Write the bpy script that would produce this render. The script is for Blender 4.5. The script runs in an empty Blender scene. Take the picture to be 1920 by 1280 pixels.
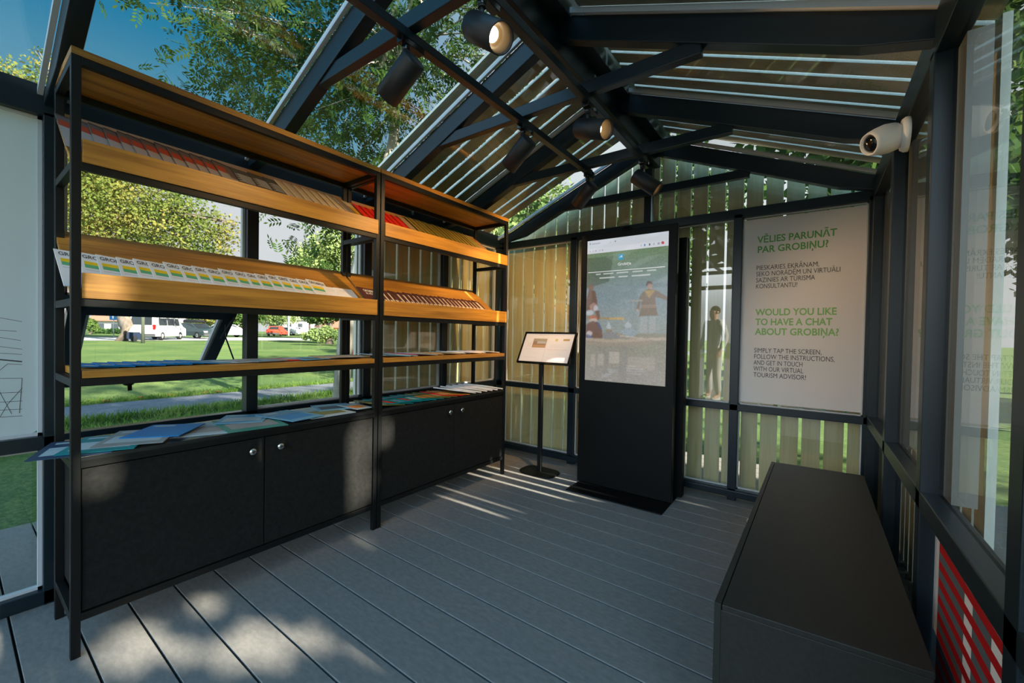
import bpy, math, random
import numpy as np
from mathutils import Vector, Matrix
random.seed(7); RNG = np.random.default_rng(7)
SC = bpy.context.scene; COL = SC.collection

# ------------------------------------------------------------------ camera, sky, sun, exposure
F_PX, YAW, PITCH, ROLL, CAM_H = 776.0, 0.628849, 0.015988, 0.017832, 1.15
_c, _s = math.cos(YAW), math.sin(YAW)
FW = Vector((-_s*math.cos(PITCH), _c*math.cos(PITCH), -math.sin(PITCH)))
_rt = Vector((_c, _s, 0)); _up = _rt.cross(FW)
RT = math.cos(ROLL)*_rt + math.sin(ROLL)*_up
UP = -math.sin(ROLL)*_rt + math.cos(ROLL)*_up
cam_d = bpy.data.cameras.new('camera'); cam = bpy.data.objects.new('camera', cam_d); COL.objects.link(cam)
cam_d.sensor_width = 36.0; cam_d.lens = 36.0*F_PX/1920.0; cam_d.clip_start = 0.01; cam_d.clip_end = 500
cam.matrix_world = Matrix(((RT.x, UP.x, -FW.x, 0), (RT.y, UP.y, -FW.y, 0), (RT.z, UP.z, -FW.z, CAM_H), (0, 0, 0, 1)))
SC.camera = cam
CAMP = Vector((0, 0, CAM_H))
def ray(px, py): return (px-960)/F_PX*RT - (py-640)/F_PX*UP + FW
def at(px, py, zc): return CAMP + zc*ray(px, py)
def on_x(px, py, x): d = ray(px, py); return CAMP + d*((x-CAMP.x)/d.x)

SC.view_settings.view_transform = 'Standard'; SC.view_settings.look = 'None'
SC.view_settings.exposure = 0.0; SC.view_settings.gamma = 1.0; SC.view_settings.use_curve_mapping = False
SC.cycles.max_bounces = 10; SC.cycles.diffuse_bounces = 4; SC.cycles.glossy_bounces = 5
SC.cycles.transparent_max_bounces = 28; SC.cycles.transmission_bounces = 6
SC.cycles.use_denoising = True; SC.cycles.caustics_reflective = False; SC.cycles.caustics_refractive = False
SC.cycles.sample_clamp_indirect = 4.0

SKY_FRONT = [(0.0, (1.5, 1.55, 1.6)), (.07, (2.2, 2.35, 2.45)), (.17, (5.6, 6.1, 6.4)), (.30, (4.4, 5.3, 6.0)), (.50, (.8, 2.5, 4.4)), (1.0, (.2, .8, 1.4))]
SUN_E = math.radians(27.0)
SUN = Vector((math.cos(SUN_E), 0.012, math.sin(SUN_E))).normalized()      # towards the sun
sun_d = bpy.data.lights.new('sun', 'SUN'); sun = bpy.data.objects.new('sun', sun_d); COL.objects.link(sun)
sun_d.energy = 26; sun_d.angle = math.radians(0.53); sun_d.color = (1.0, 0.91, 0.78)
sun.rotation_euler = SUN.to_track_quat('Z', 'Y').to_euler()
W = bpy.data.worlds.new('sky'); SC.world = W; W.use_nodes = True
wn, wl = W.node_tree.nodes, W.node_tree.links
for n in list(wn): wn.remove(n)
w_out = wn.new('ShaderNodeOutputWorld'); w_bg = wn.new('ShaderNodeBackground')
w_tc = wn.new('ShaderNodeTexCoord'); w_sx = wn.new('ShaderNodeSeparateXYZ'); w_cr = wn.new('ShaderNodeValToRGB')
wl.new(w_tc.outputs['Generated'], w_sx.inputs[0]); wl.new(w_sx.outputs['Z'], w_cr.inputs[0])
stops = [(0.0, (.86, .86, .90)), (.24, (.84, .86, .92)), (.36, (.14, .37, .54)), (.48, (.022, .25, .47)), (1.0, (.015, .17, .32))]
while len(w_cr.color_ramp.elements) < len(stops): w_cr.color_ramp.elements.new(0.5)
for e, (p, c) in zip(w_cr.color_ramp.elements, stops): e.position = p; e.color = (*c, 1)
# sky behind the viewer, made far brighter as added fill light for the interior
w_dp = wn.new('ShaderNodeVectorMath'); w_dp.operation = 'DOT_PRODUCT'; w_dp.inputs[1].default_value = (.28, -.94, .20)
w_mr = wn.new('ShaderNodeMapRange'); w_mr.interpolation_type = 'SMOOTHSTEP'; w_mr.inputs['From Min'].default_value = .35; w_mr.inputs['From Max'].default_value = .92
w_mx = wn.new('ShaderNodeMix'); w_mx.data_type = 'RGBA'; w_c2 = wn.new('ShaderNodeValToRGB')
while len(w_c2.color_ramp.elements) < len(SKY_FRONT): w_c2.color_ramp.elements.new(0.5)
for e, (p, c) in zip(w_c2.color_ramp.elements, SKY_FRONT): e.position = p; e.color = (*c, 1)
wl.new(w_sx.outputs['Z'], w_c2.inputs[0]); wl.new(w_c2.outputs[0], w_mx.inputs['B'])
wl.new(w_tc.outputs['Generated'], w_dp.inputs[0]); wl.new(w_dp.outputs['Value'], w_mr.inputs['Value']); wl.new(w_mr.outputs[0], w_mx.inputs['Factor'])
# over the trees beyond the back wall the sky is pale
w_d3 = wn.new('ShaderNodeVectorMath'); w_d3.operation = 'DOT_PRODUCT'; w_d3.inputs[1].default_value = (.50, .86, 0)
w_m3 = wn.new('ShaderNodeMapRange'); w_m3.interpolation_type = 'SMOOTHSTEP'; w_m3.inputs['From Min'].default_value = -.05; w_m3.inputs['From Max'].default_value = .55
w_c3 = wn.new('ShaderNodeValToRGB'); w_x3 = wn.new('ShaderNodeMix'); w_x3.data_type = 'RGBA'
SKY_BACK = [(0.0, (.85, .87, .90)), (.35, (.95, 1.0, 1.05)), (.65, (.75, .88, 1.0)), (1.0, (.10, .30, .48))]
while len(w_c3.color_ramp.elements) < len(SKY_BACK): w_c3.color_ramp.elements.new(0.5)
for e, (p, c) in zip(w_c3.color_ramp.elements, SKY_BACK): e.position = p; e.color = (*c, 1)
wl.new(w_tc.outputs['Generated'], w_d3.inputs[0]); wl.new(w_d3.outputs['Value'], w_m3.inputs['Value']); wl.new(w_sx.outputs['Z'], w_c3.inputs[0])
wl.new(w_m3.outputs[0], w_x3.inputs['Factor']); wl.new(w_cr.outputs[0], w_x3.inputs['A']); wl.new(w_c3.outputs[0], w_x3.inputs['B'])
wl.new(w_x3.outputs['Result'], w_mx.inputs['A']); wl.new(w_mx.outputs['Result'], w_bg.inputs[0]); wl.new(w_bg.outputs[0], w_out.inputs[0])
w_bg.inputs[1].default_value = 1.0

# ------------------------------------------------------------------ materials
def newmat(name):
    m = bpy.data.materials.new(name); m.use_nodes = True
    nt = m.node_tree
    for n in list(nt.nodes): nt.nodes.remove(n)
    out = nt.nodes.new('ShaderNodeOutputMaterial')
    return m, nt.nodes, nt.links, out
def pbr(name, col, rough=.5, metal=0, spec=.5, noise=None, emit=None, emit_s=0, coat=0, bump=None):
    """noise = (scale, amount, stretch xyz)"""
    m, N, L, out = newmat(name)
    b = N.new('ShaderNodeBsdfPrincipled'); L.new(b.outputs[0], out.inputs[0])
    b.inputs['Base Color'].default_value = (*col, 1); b.inputs['Roughness'].default_value = rough
    b.inputs['Metallic'].default_value = metal; b.inputs['Specular IOR Level'].default_value = spec
    b.inputs['Coat Weight'].default_value = coat
    if emit: b.inputs['Emission Color'].default_value = (*emit, 1); b.inputs['Emission Strength'].default_value = emit_s
    if noise or bump:
        tc = N.new('ShaderNodeTexCoord'); mp = N.new('ShaderNodeMapping'); L.new(tc.outputs['Object'], mp.inputs[0])
        sc, am, st = noise or bump
        mp.inputs['Scale'].default_value = st
        nz = N.new('ShaderNodeTexNoise'); nz.inputs['Scale'].default_value = sc; nz.inputs['Detail'].default_value = 5; nz.inputs['Roughness'].default_value = .65
        L.new(mp.outputs[0], nz.inputs[0])
        if noise:
            cr = N.new('ShaderNodeValToRGB'); L.new(nz.outputs[0], cr.inputs[0])
            cr.color_ramp.elements[0].position = .3; cr.color_ramp.elements[1].position = .7
            cr.color_ramp.elements[0].color = (*[c*(1-am) for c in col], 1); cr.color_ramp.elements[1].color = (*[min(1, c*(1+am)) for c in col], 1)
            L.new(cr.outputs[0], b.inputs['Base Color'])
        if bump:
            bp = N.new('ShaderNodeBump'); bp.inputs['Strength'].default_value = bump[1]; bp.inputs['Distance'].default_value = .002
            L.new(nz.outputs[0], bp.inputs['Height']); L.new(bp.outputs[0], b.inputs['Normal'])
    return m
def wood(name, c0, c1, rough=.45, axis=1, sc=1.0):
    m, N, L, out = newmat(name)
    b = N.new('ShaderNodeBsdfPrincipled'); L.new(b.outputs[0], out.inputs[0]); b.inputs['Roughness'].default_value = rough
    tc = N.new('ShaderNodeTexCoord'); mp = N.new('ShaderNodeMapping'); L.new(tc.outputs['Object'], mp.inputs[0])
    st = [14*sc]*3; st[axis] = .9*sc; mp.inputs['Scale'].default_value = st
    n1 = N.new('ShaderNodeTexNoise'); n1.inputs['Scale'].default_value = 1.4; n1.inputs['Detail'].default_value = 6; n1.inputs['Distortion'].default_value = .7
    mp2 = N.new('ShaderNodeMapping'); st2 = [120*sc]*3; st2[axis] = 5*sc; mp2.inputs['Scale'].default_value = st2
    n2 = N.new('ShaderNodeTexNoise'); n2.inputs['Scale'].default_value = 1.0; n2.inputs['Detail'].default_value = 3
    L.new(tc.outputs['Object'], mp2.inputs[0]); L.new(mp.outputs[0], n1.inputs[0]); L.new(mp2.outputs[0], n2.inputs[0])
    mx = N.new('ShaderNodeMath'); mx.operation = 'MULTIPLY_ADD'; mx.inputs[1].default_value = .35
    ad = N.new('ShaderNodeMath'); ad.operation = 'MULTIPLY'; ad.inputs[1].default_value = .75
    L.new(n1.outputs[0], ad.inputs[0]); L.new(n2.outputs[0], mx.inputs[0]); L.new(ad.outputs[0], mx.inputs[2])
    cr = N.new('ShaderNodeValToRGB'); cr.color_ramp.elements[0].position = .36; cr.color_ramp.elements[1].position = .66
    cr.color_ramp.elements[0].color = (*c0, 1); cr.color_ramp.elements[1].color = (*c1, 1)
    L.new(mx.outputs[0], cr.inputs[0]); L.new(cr.outputs[0], b.inputs['Base Color'])
    return m
def glassmat(name, f0=.05, tint=(.95, .97, .955)):
    m, N, L, out = newmat(name)
    geo = N.new('ShaderNodeNewGeometry'); dp = N.new('ShaderNodeVectorMath'); dp.operation = 'DOT_PRODUCT'
    L.new(geo.outputs['Normal'], dp.inputs[0]); L.new(geo.outputs['Incoming'], dp.inputs[1])
    ab = N.new('ShaderNodeMath'); ab.operation = 'ABSOLUTE'; L.new(dp.outputs['Value'], ab.inputs[0])
    om = N.new('ShaderNodeMath'); om.operation = 'SUBTRACT'; om.inputs[0].default_value = 1; L.new(ab.outputs[0], om.inputs[1])
    pw = N.new('ShaderNodeMath'); pw.operation = 'POWER'; pw.inputs[1].default_value = 5; L.new(om.outputs[0], pw.inputs[0])
    ma = N.new('ShaderNodeMath'); ma.operation = 'MULTIPLY_ADD'; ma.inputs[1].default_value = .8; ma.inputs[2].default_value = f0; ma.use_clamp = True
    L.new(pw.outputs[0], ma.inputs[0])
    tr = N.new('ShaderNodeBsdfTransparent'); tr.inputs[0].default_value = (*tint, 1)
    gl = N.new('ShaderNodeBsdfGlossy'); gl.inputs['Roughness'].default_value = 0.0
    mx = N.new('ShaderNodeMixShader'); L.new(ma.outputs[0], mx.inputs[0]); L.new(tr.outputs[0], mx.inputs[1]); L.new(gl.outputs[0], mx.inputs[2])
    L.new(mx.outputs[0], out.inputs[0])
    return m
def leafmat(name, c0, c1, c2, scale=.35, trans=.4):
    m, N, L, out = newmat(name)
    geo = N.new('ShaderNodeNewGeometry'); nz = N.new('ShaderNodeTexNoise'); nz.inputs['Scale'].default_value = scale; nz.inputs['Detail'].default_value = 6
    nz.inputs['Roughness'].default_value = .75
    L.new(geo.outputs['Position'], nz.inputs[0])
    cr = N.new('ShaderNodeValToRGB'); cr.color_ramp.elements.new(.5)
    for e, p, c in zip(cr.color_ramp.elements, (.34, .5, .66), (c0, c1, c2)): e.position = p; e.color = (*c, 1)
    L.new(nz.outputs[0], cr.inputs[0])
    d = N.new('ShaderNodeBsdfDiffuse'); t = N.new('ShaderNodeBsdfTranslucent'); mx = N.new('ShaderNodeMixShader'); mx.inputs[0].default_value = trans
    L.new(cr.outputs[0], d.inputs[0]); L.new(cr.outputs[0], t.inputs[0]); L.new(d.outputs[0], mx.inputs[1]); L.new(t.outputs[0], mx.inputs[2])
    L.new(mx.outputs[0], out.inputs[0])
    return m
def film(name, col, trans, clear):
    m, N, L, out = newmat(name)
    d = N.new('ShaderNodeBsdfDiffuse'); t = N.new('ShaderNodeBsdfTranslucent'); c = N.new('ShaderNodeBsdfTransparent')
    d.inputs[0].default_value = (*col, 1); t.inputs[0].default_value = (*col, 1)
    a = N.new('ShaderNodeMixShader'); a.inputs[0].default_value = trans; b = N.new('ShaderNodeMixShader'); b.inputs[0].default_value = clear
    L.new(d.outputs[0], a.inputs[1]); L.new(t.outputs[0], a.inputs[2]); L.new(a.outputs[0], b.inputs[1]); L.new(c.outputs[0], b.inputs[2]); L.new(b.outputs[0], out.inputs[0])
    return m
def vcol(name, rough=.5, emit=0.0, spec=.5, coat=0, base=1.0):
    m, N, L, out = newmat(name)
    b = N.new('ShaderNodeBsdfPrincipled'); L.new(b.outputs[0], out.inputs[0]); b.inputs['Roughness'].default_value = rough
    b.inputs['Specular IOR Level'].default_value = spec; b.inputs['Coat Weight'].default_value = coat; b.inputs['Coat Roughness'].default_value = .03
    at_ = N.new('ShaderNodeAttribute'); at_.attribute_name = 'picture'
    if base < 1:
        b.inputs['Base Color'].default_value = (base, base, base, 1)
    else: L.new(at_.outputs['Color'], b.inputs['Base Color'])
    if emit: L.new(at_.outputs['Color'], b.inputs['Emission Color']); b.inputs['Emission Strength'].default_value = emit
    return m
def ground(name, stops_, scale, fine, rough=.9):
    m, N, L, out = newmat(name)
    b = N.new('ShaderNodeBsdfPrincipled'); L.new(b.outputs[0], out.inputs[0]); b.inputs['Roughness'].default_value = rough; b.inputs['Specular IOR Level'].default_value = .15
    geo = N.new('ShaderNodeNewGeometry')
    n1 = N.new('ShaderNodeTexNoise'); n1.inputs['Scale'].default_value = scale; n1.inputs['Detail'].default_value = 8; n1.inputs['Roughness'].default_value = .7
    n2 = N.new('ShaderNodeTexNoise'); n2.inputs['Scale'].default_value = fine; n2.inputs['Detail'].default_value = 4
    L.new(geo.outputs['Position'], n1.inputs[0]); L.new(geo.outputs['Position'], n2.inputs[0])
    av = N.new('ShaderNodeMath'); av.operation = 'ADD'; L.new(n1.outputs[0], av.inputs[0]); L.new(n2.outputs[0], av.inputs[1])
    hv = N.new('ShaderNodeMath'); hv.operation = 'MULTIPLY'; hv.inputs[1].default_value = .5; L.new(av.outputs[0], hv.inputs[0])
    cr = N.new('ShaderNodeValToRGB')
    while len(cr.color_ramp.elements) < len(stops_): cr.color_ramp.elements.new(.5)
    for e, (p, c) in zip(cr.color_ramp.elements, stops_): e.position = p; e.color = (*c, 1)
    L.new(hv.outputs[0], cr.inputs[0]); L.new(cr.outputs[0], b.inputs['Base Color'])
    bp = N.new('ShaderNodeBump'); bp.inputs['Strength'].default_value = .5; bp.inputs['Distance'].default_value = .02
    L.new(n2.outputs[0], bp.inputs['Height']); L.new(bp.outputs[0], b.inputs['Normal'])
    return m
M = {}
M['frame'] = pbr('graphite_metal', (.0045, .013, .019), .34, spec=.42, bump=(260, .08, (1, 1, 1)))
M['shelfmetal'] = pbr('black_steel', (.0045, .005, .005), .45, spec=.3)
M['door'] = pbr('black_laminate', (.0155, .0155, .0145), .65, spec=.06, noise=(60, .25, (1, 1, 1)))
M['benchm'] = pbr('charcoal_laminate', (.020, .021, .018), .5, spec=.25, noise=(90, .2, (1, 1, 1)))
M['kioskm'] = pbr('black_powdercoat', (.003, .0035, .0035), .45, spec=.16, bump=(400, .1, (1, 1, 1)))
M['oak'] = wood('oak_laminate', (.22, .083, .009), (.54, .255, .035))
M['oakd'] = wood('oak_underside', (.2, .08, .01), (.42, .19, .03))
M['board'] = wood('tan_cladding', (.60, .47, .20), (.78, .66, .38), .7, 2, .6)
M['edge'] = wood('skylit_board_edge', (.70, .67, .56), (.82, .79, .68), .7, 2, .6)  # sky-lit brightness of the board edges put into a paler wood colour
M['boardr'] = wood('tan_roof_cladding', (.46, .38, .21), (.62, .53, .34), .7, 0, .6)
M['deck'] = pbr('grey_composite_decking', (.215, .202, .187), .75, spec=.25, noise=(26, .16, (1, 2.2, 1)))
M['glass'] = glassmat('window_glass', .075)
M['spacer'] = pbr('silver_spacer', (.55, .57, .58), .45)
M['steel'] = pbr('chrome', (.75, .75, .73), .2, metal=1)
M['white'] = pbr('white_plastic', (.78, .77, .74), .45)
M['black'] = pbr('black_gloss', (.004, .004, .005), .12)
M['lampbody'] = pbr('matte_black_lamp', (.012, .012, .013), .48, spec=.5)
M['lampring'] = pbr('lamp_inner_ring', (.16, .11, .06), .35)
M['lens'] = pbr('lit_lens', (.9, .8, .6), .3, emit=(1.0, .80, .50), emit_s=14)
M['film'] = film('frosted_film', (.90, .86, .83), .24, .13)
M['filml'] = film('frosted_window_film', (.78, .82, .82), .55, .06)
M['ink_g'] = pbr('green_print', (.11, .34, .08), .6)
M['ink_lg'] = pbr('light_green_print', (.22, .46, .13), .6)
M['ink_k'] = pbr('grey_print', (.06, .06, .06), .6)
M['bark'] = pbr('bark', (.14, .11, .085), .9, noise=(9, .45, (1, 1, .25)))
M['barkw'] = pbr('pale_bark', (.32, .29, .24), .9, noise=(9, .4, (1, 1, .3)))
M['lawn'] = ground('lawn_grass', [(.30, (.036, .075, .022)), (.48, (.07, .125, .034)), (.62, (.155, .195, .055))], .35, 30)
M['path'] = ground('path_paving', [(.32, (.09, .10, .11)), (.5, (.14, .15, .165)), (.66, (.20, .21, .22))], 4, 30)
M['road'] = ground('road_surface', [(.35, (.34, .33, .32)), (.6, (.46, .44, .43))], .6, 5)
M['blade'] = leafmat('grass_blades', (.06, .13, .02), (.12, .21, .04), (.24, .30, .08), 1.2, .35)
M['ash'] = leafmat('ash_leaves', (.022, .055, .016), (.045, .095, .022), (.13, .18, .05), .8, .45)
M['maple'] = leafmat('maple_leaves', (.06, .115, .025), (.15, .185, .045), (.33, .25, .07), .22, .4)
M['linden'] = leafmat('shade_leaves', (.03, .08, .015), (.06, .12, .025), (.13, .18, .04), .5, .35)
M['pale'] = leafmat('pale_leaves', (.16, .24, .08), (.28, .36, .13), (.42, .48, .20), .25, .4)
M['dark'] = leafmat('dark_leaves', (.03, .07, .02), (.06, .12, .03), (.14, .20, .05), .25, .35)
M['paper'] = pbr('white_paper', (.78, .77, .75), .55)
def flat(name, c, r=.5): 
    if name not in M: M[name] = pbr(name, c, r, spec=.12)
    return M[name]

# ------------------------------------------------------------------ mesh builder and objects
class MB:
    def __init__(s): s.v = []; s.f = []; s.m = []; s.sm = []
    def quad(s, pts, mi=0, sm=False):
        b = len(s.v); s.v += [tuple(p) for p in pts]; s.f.append(tuple(range(b, b+len(pts)))); s.m.append(mi); s.sm.append(sm); return s
    def hexa(s, p, mi=0):
        """8 points: 0-3 bottom loop, 4-7 top loop"""
        b = len(s.v); s.v += [tuple(q) for q in p]
        for f in ((3, 2, 1, 0), (4, 5, 6, 7), (0, 1, 5, 4), (1, 2, 6, 5), (2, 3, 7, 6), (3, 0, 4, 7)):
            s.f.append(tuple(b+i for i in f)); s.m.append(mi); s.sm.append(False)
        return s
    def edges(s, ax, mi):
        """give the faces of the last hexa that look along +-ax another material"""
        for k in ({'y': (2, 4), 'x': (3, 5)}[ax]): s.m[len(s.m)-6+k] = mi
        return s
    def box(s, x0, x1, y0, y1, z0, z1, mi=0):
        return s.hexa([(x0, y0, z0), (x1, y0, z0), (x1, y1, z0), (x0, y1, z0), (x0, y0, z1), (x1, y0, z1), (x1, y1, z1), (x0, y1, z1)], mi)
    def bar(s, p0, p1, w, h, up=(0, 0, 1), mi=0):
        p0, p1 = Vector(p0), Vector(p1); d = (p1-p0).normalized(); u = Vector(up)
        sd = d.cross(u).normalized()*(w/2); uu = sd.cross(d).normalized()*(h/2)
        return s.hexa([p0-sd-uu, p0+sd-uu, p0+sd+uu, p0-sd+uu, p1-sd-uu, p1+sd-uu, p1+sd+uu, p1-sd+uu], mi)
    def prism(s, poly, ax, a0, a1, mi=0):
        """poly of 2-D points extruded along axis ax (0 x,1 y,2 z)"""
        n = len(poly); b = len(s.v)
        for a in (a0, a1):
            for (p, q) in poly:
                s.v.append({0: (a, p, q), 1: (p, a, q), 2: (p, q, a)}[ax])
        s.f.append(tuple(b+i for i in range(n))[::-1]); s.m.append(mi); s.sm.append(False)
        s.f.append(tuple(b+n+i for i in range(n))); s.m.append(mi); s.sm.append(False)
        for i in range(n):
            j = (i+1) % n; s.f.append((b+i, b+j, b+n+j, b+n+i)); s.m.append(mi); s.sm.append(False)
        return s
    def tube(s, pts, rad, n=8, mi=0, caps=True):
        pts = [Vector(p) for p in pts]
        if not hasattr(rad, '__len__'): rad = [rad]*len(pts)
        b = len(s.v); ref = Vector((0, 0, 1)); prev = None
        for i, p in enumerate(pts):
            d = (pts[min(i+1, len(pts)-1)]-pts[max(i-1, 0)])
            d = d.normalized() if d.length > 1e-9 else (prev or Vector((0, 0, 1))); prev = d
            a = d.cross(ref)
            if a.length < 1e-3: a = d.cross(Vector((1, 0, 0)))
            a.normalize(); c = d.cross(a)
            for k in range(n):
                t = 2*math.pi*k/n; s.v.append(tuple(p+rad[i]*(math.cos(t)*a+math.sin(t)*c)))
        for i in range(len(pts)-1):
            for k in range(n):
                k2 = (k+1) % n; s.f.append((b+i*n+k, b+i*n+k2, b+(i+1)*n+k2, b+(i+1)*n+k)); s.m.append(mi); s.sm.append(True)
        if caps:
            s.f.append(tuple(b+k for k in range(n))[::-1]); s.m.append(mi); s.sm.append(False)
            e = b+(len(pts)-1)*n; s.f.append(tuple(e+k for k in range(n))); s.m.append(mi); s.sm.append(False)
        return s
    def lathe(s, prof, c=(0, 0, 0), ax=(0, 0, 1), n=24, mi=0):
        """prof of (radius, height) along ax"""
        ax = Vector(ax).normalized(); c = Vector(c)
        a = ax.cross(Vector((0, 0, 1)))
        if a.length < 1e-3: a = Vector((1, 0, 0))
        a.normalize(); d = ax.cross(a); b = len(s.v)
        for (r, h) in prof:
            for k in range(n):
                t = 2*math.pi*k/n; s.v.append(tuple(c+ax*h+max(r, 1e-5)*(math.cos(t)*a+math.sin(t)*d)))
        for i in range(len(prof)-1):
            for k in range(n):
                k2 = (k+1) % n; s.f.append((b+i*n+k, b+i*n+k2, b+(i+1)*n+k2, b+(i+1)*n+k)); s.m.append(mi); s.sm.append(True)
        return s
    def mesh(s, V, Fs, mi=0):
        b = len(s.v); s.v += [tuple(v) for v in V]
        for f in Fs: s.f.append(tuple(b+i for i in f)); s.m.append(mi); s.sm.append(False)
        return s
def link(name, me, parent=None):
    o = bpy.data.objects.new(name, me); COL.objects.link(o)
    if parent is not None: o.parent = parent
    return o
def build(name, mb, mats, parent=None, bevel=0, seg=2):
    me = bpy.data.meshes.new(name); me.from_pydata(mb.v, [], mb.f)
    for m in (mats if isinstance(mats, (list, tuple)) else [mats]): me.materials.append(m)
    me.polygons.foreach_set('material_index', mb.m); me.polygons.foreach_set('use_smooth', mb.sm); me.update()
    o = link(name, me, parent)
    if bevel:
        bv = o.modifiers.new('bevel', 'BEVEL'); bv.width = bevel; bv.segments = seg; bv.limit_method = 'ANGLE'; bv.harden_normals = False
    return o
def tag(o, label, cat, group=None, kind=None):
    o['label'] = label; o['category'] = cat
    if group: o['group'] = group
    if kind: o['kind'] = kind
    return o
def thing(name, label, cat, loc=(0, 0, 0), group=None):
    o = bpy.data.objects.new(name, None); COL.objects.link(o); o.location = loc; o.empty_display_size = .1
    return tag(o, label, cat, group)
def struct(o): o['kind'] = 'structure'; return o
ORD = ['first', 'second', 'third', 'fourth', 'fifth', 'sixth', 'seventh', 'eighth', 'ninth', 'tenth', 'eleventh', 'twelfth', 'thirteenth', 'fourteenth',
       'fifteenth', 'sixteenth', 'seventeenth', 'eighteenth', 'nineteenth', 'twentieth', 'twenty-first', 'twenty-second', 'twenty-third', 'twenty-fourth',
       'twenty-fifth', 'twenty-sixth', 'twenty-seventh', 'twenty-eighth']
_tc = {}
def text(s, size, bold=0.0, sx=1.0, align='LEFT'):
    """verts (x right, y up) and faces of a line of text"""
    key = (s, size, bold, sx, align)
    if key not in _tc:
        cu = bpy.data.curves.new('lettering', 'FONT'); cu.body = s; cu.size = size; cu.offset = bold*size; cu.align_x = align; cu.resolution_u = 3
        o = bpy.data.objects.new('lettering', cu); COL.objects.link(o); bpy.context.view_layer.update()
        dg = bpy.context.evaluated_depsgraph_get(); me = bpy.data.meshes.new_from_object(o.evaluated_get(dg))
        _tc[key] = (np.array([(v.co.x*sx, v.co.y) for v in me.vertices]).reshape(-1, 2), [tuple(p.vertices) for p in me.polygons])
        bpy.data.objects.remove(o); bpy.data.curves.remove(cu); bpy.data.meshes.remove(me)
    return _tc[key]
def put_text(mb, s, size, o, ux, uy, mi=0, bold=0.0, sx=1.0, align='LEFT', width=None):
    V, Fs = text(s, size, bold, sx, align); o, ux, uy = Vector(o), Vector(ux), Vector(uy)
    k = 1.0
    if width: k = width/max(1e-6, V[:, 0].max()-V[:, 0].min())
    mb.mesh([o+ux*float(x)*k+uy*float(y) for x, y in V], Fs, mi)

# ------------------------------------------------------------------ pavilion dimensions
XL, XR, YB = -2.54, .27, 3.30           # inner faces of the frames
YF = -1.25                               # open front gable behind the viewer
FR = [-1.22, -.47, .27, 1.02, 1.76, 2.52, 3.27]      # frame positions along the pavilion
XC, ZC, SL = -1.07, 2.585, .42            # ridge line of the rafters' undersides
def zr(x, off=0): return ZC - SL*abs(x-XC) + off
OG, OB = .128, .175                      # glass and cladding above the undersides

# floor: grooved composite boards running across
fl = MB()
ys = [.149+.1525*k for k in range(-24, 29)]
for a, b in zip(ys[:-1], ys[1:]):
    fl.box(-3.68, 1.35, a+.0035, b-.0035, -.03, 0)
fl.box(-3.66, 1.33, ys[0]+.02, ys[-1]-.02, -.12, -.031, 1)
struct(build('floor', fl, [M['deck'], flat('dark_gap', (.02, .02, .02))], bevel=.0015, seg=1))

# walls: posts and rails
def wall_side(name, xi, sgn):
    mb = MB(); xo = xi+sgn*.06; x0, x1 = min(xi, xo), max(xi, xo)
    for y in FR: mb.box(x0, x1, y-.03, y+.03, 0.0, 2.02)
    mb.box(x0, x1, FR[0], YB, .645, .70); mb.box(x0, x1, FR[0], YB, 2.005, 2.125); mb.box(x0, x1, FR[0], YB, .003, .06)
    if sgn < 0: mb.box(x0, x1, FR[2], FR[3], 1.245, 1.285)
    return struct(build(name, mb, M['frame'], bevel=.003))
wall_side('wall_left', XL, -1); wall_side('wall_right', XR, 1)
bk = MB()
for x0, x1 in ((-2.60, -2.50), (-1.772, -1.708), (-.475, -.418), (.255, .33)): bk.box(x0, x1, YB, YB+.06, 0, 2.03)
bk.box(XL-.06, XR+.06, YB, YB+.06, .64, .688); bk.box(XL-.06, XR+.06, YB, YB+.06, 2.0, 2.066); bk.box(XL-.06, XR+.06, YB, YB+.06, .03, .085)
bk.box(XL, XR, YB-.02, YB+.06, .03, .075)
bk.box(-1.12, -1.06, YB, YB+.06, 2.06, 2.56)
struct(build('wall_back', bk, M['frame'], bevel=.004))
fr = MB()
for x0, x1 in ((-2.60, -2.50), (-1.75, -1.69), (-.50, -.44), (.25, .33)): fr.box(x0, x1, FR[0]-.03, FR[0]+.03, 0, 2.03)
fr.box(XL, XR, FR[0]-.03, FR[0]+.03, 2.0, 2.066); fr.box(-1.145, -1.085, FR[0]-.03, FR[0]+.03, 2.06, 2.56)
struct(build('wall_front', fr, M['frame'], bevel=.003))

# roof frame
rf = MB()
for i, y in enumerate(FR):
    y0, y1 = y-.028, y+.028
    for sg in (-1, 1):
        xe = XL-.06 if sg < 0 else XR+.06
        hx = XL+.30 if sg < 0 else XR-.17      # short haunch at the post
        xw = XL if sg < 0 else XR
        rf.prism([(XC, zr(XC)), (hx, zr(hx)), (xw, zr(hx)-.045), (xe, zr(hx)-.045), (xe, zr(xe, .115)), (XC, zr(XC, .115))], 1, y0, y1)
    if i < 6 or True:
        x0, x1 = -1.86, -.38
        rf.box(x0, x1, y-.02, y+.02, 2.262, 2.322)
rf.box(XC-.045, XC+.055, FR[0]-.03, YB+.06, 2.50, 2.66)
rf.prism([(XC-.12, zr(XC-.12, .10)), (XC+.12, zr(XC+.12, .10)), (XC+.12, zr(XC+.12, .215)), (XC, zr(XC, .235)), (XC-.12, zr(XC-.12, .215))], 1, FR[0]-.1, YB+.25)
struct(build('ceiling', rf, M['frame'], bevel=.003))

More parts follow.
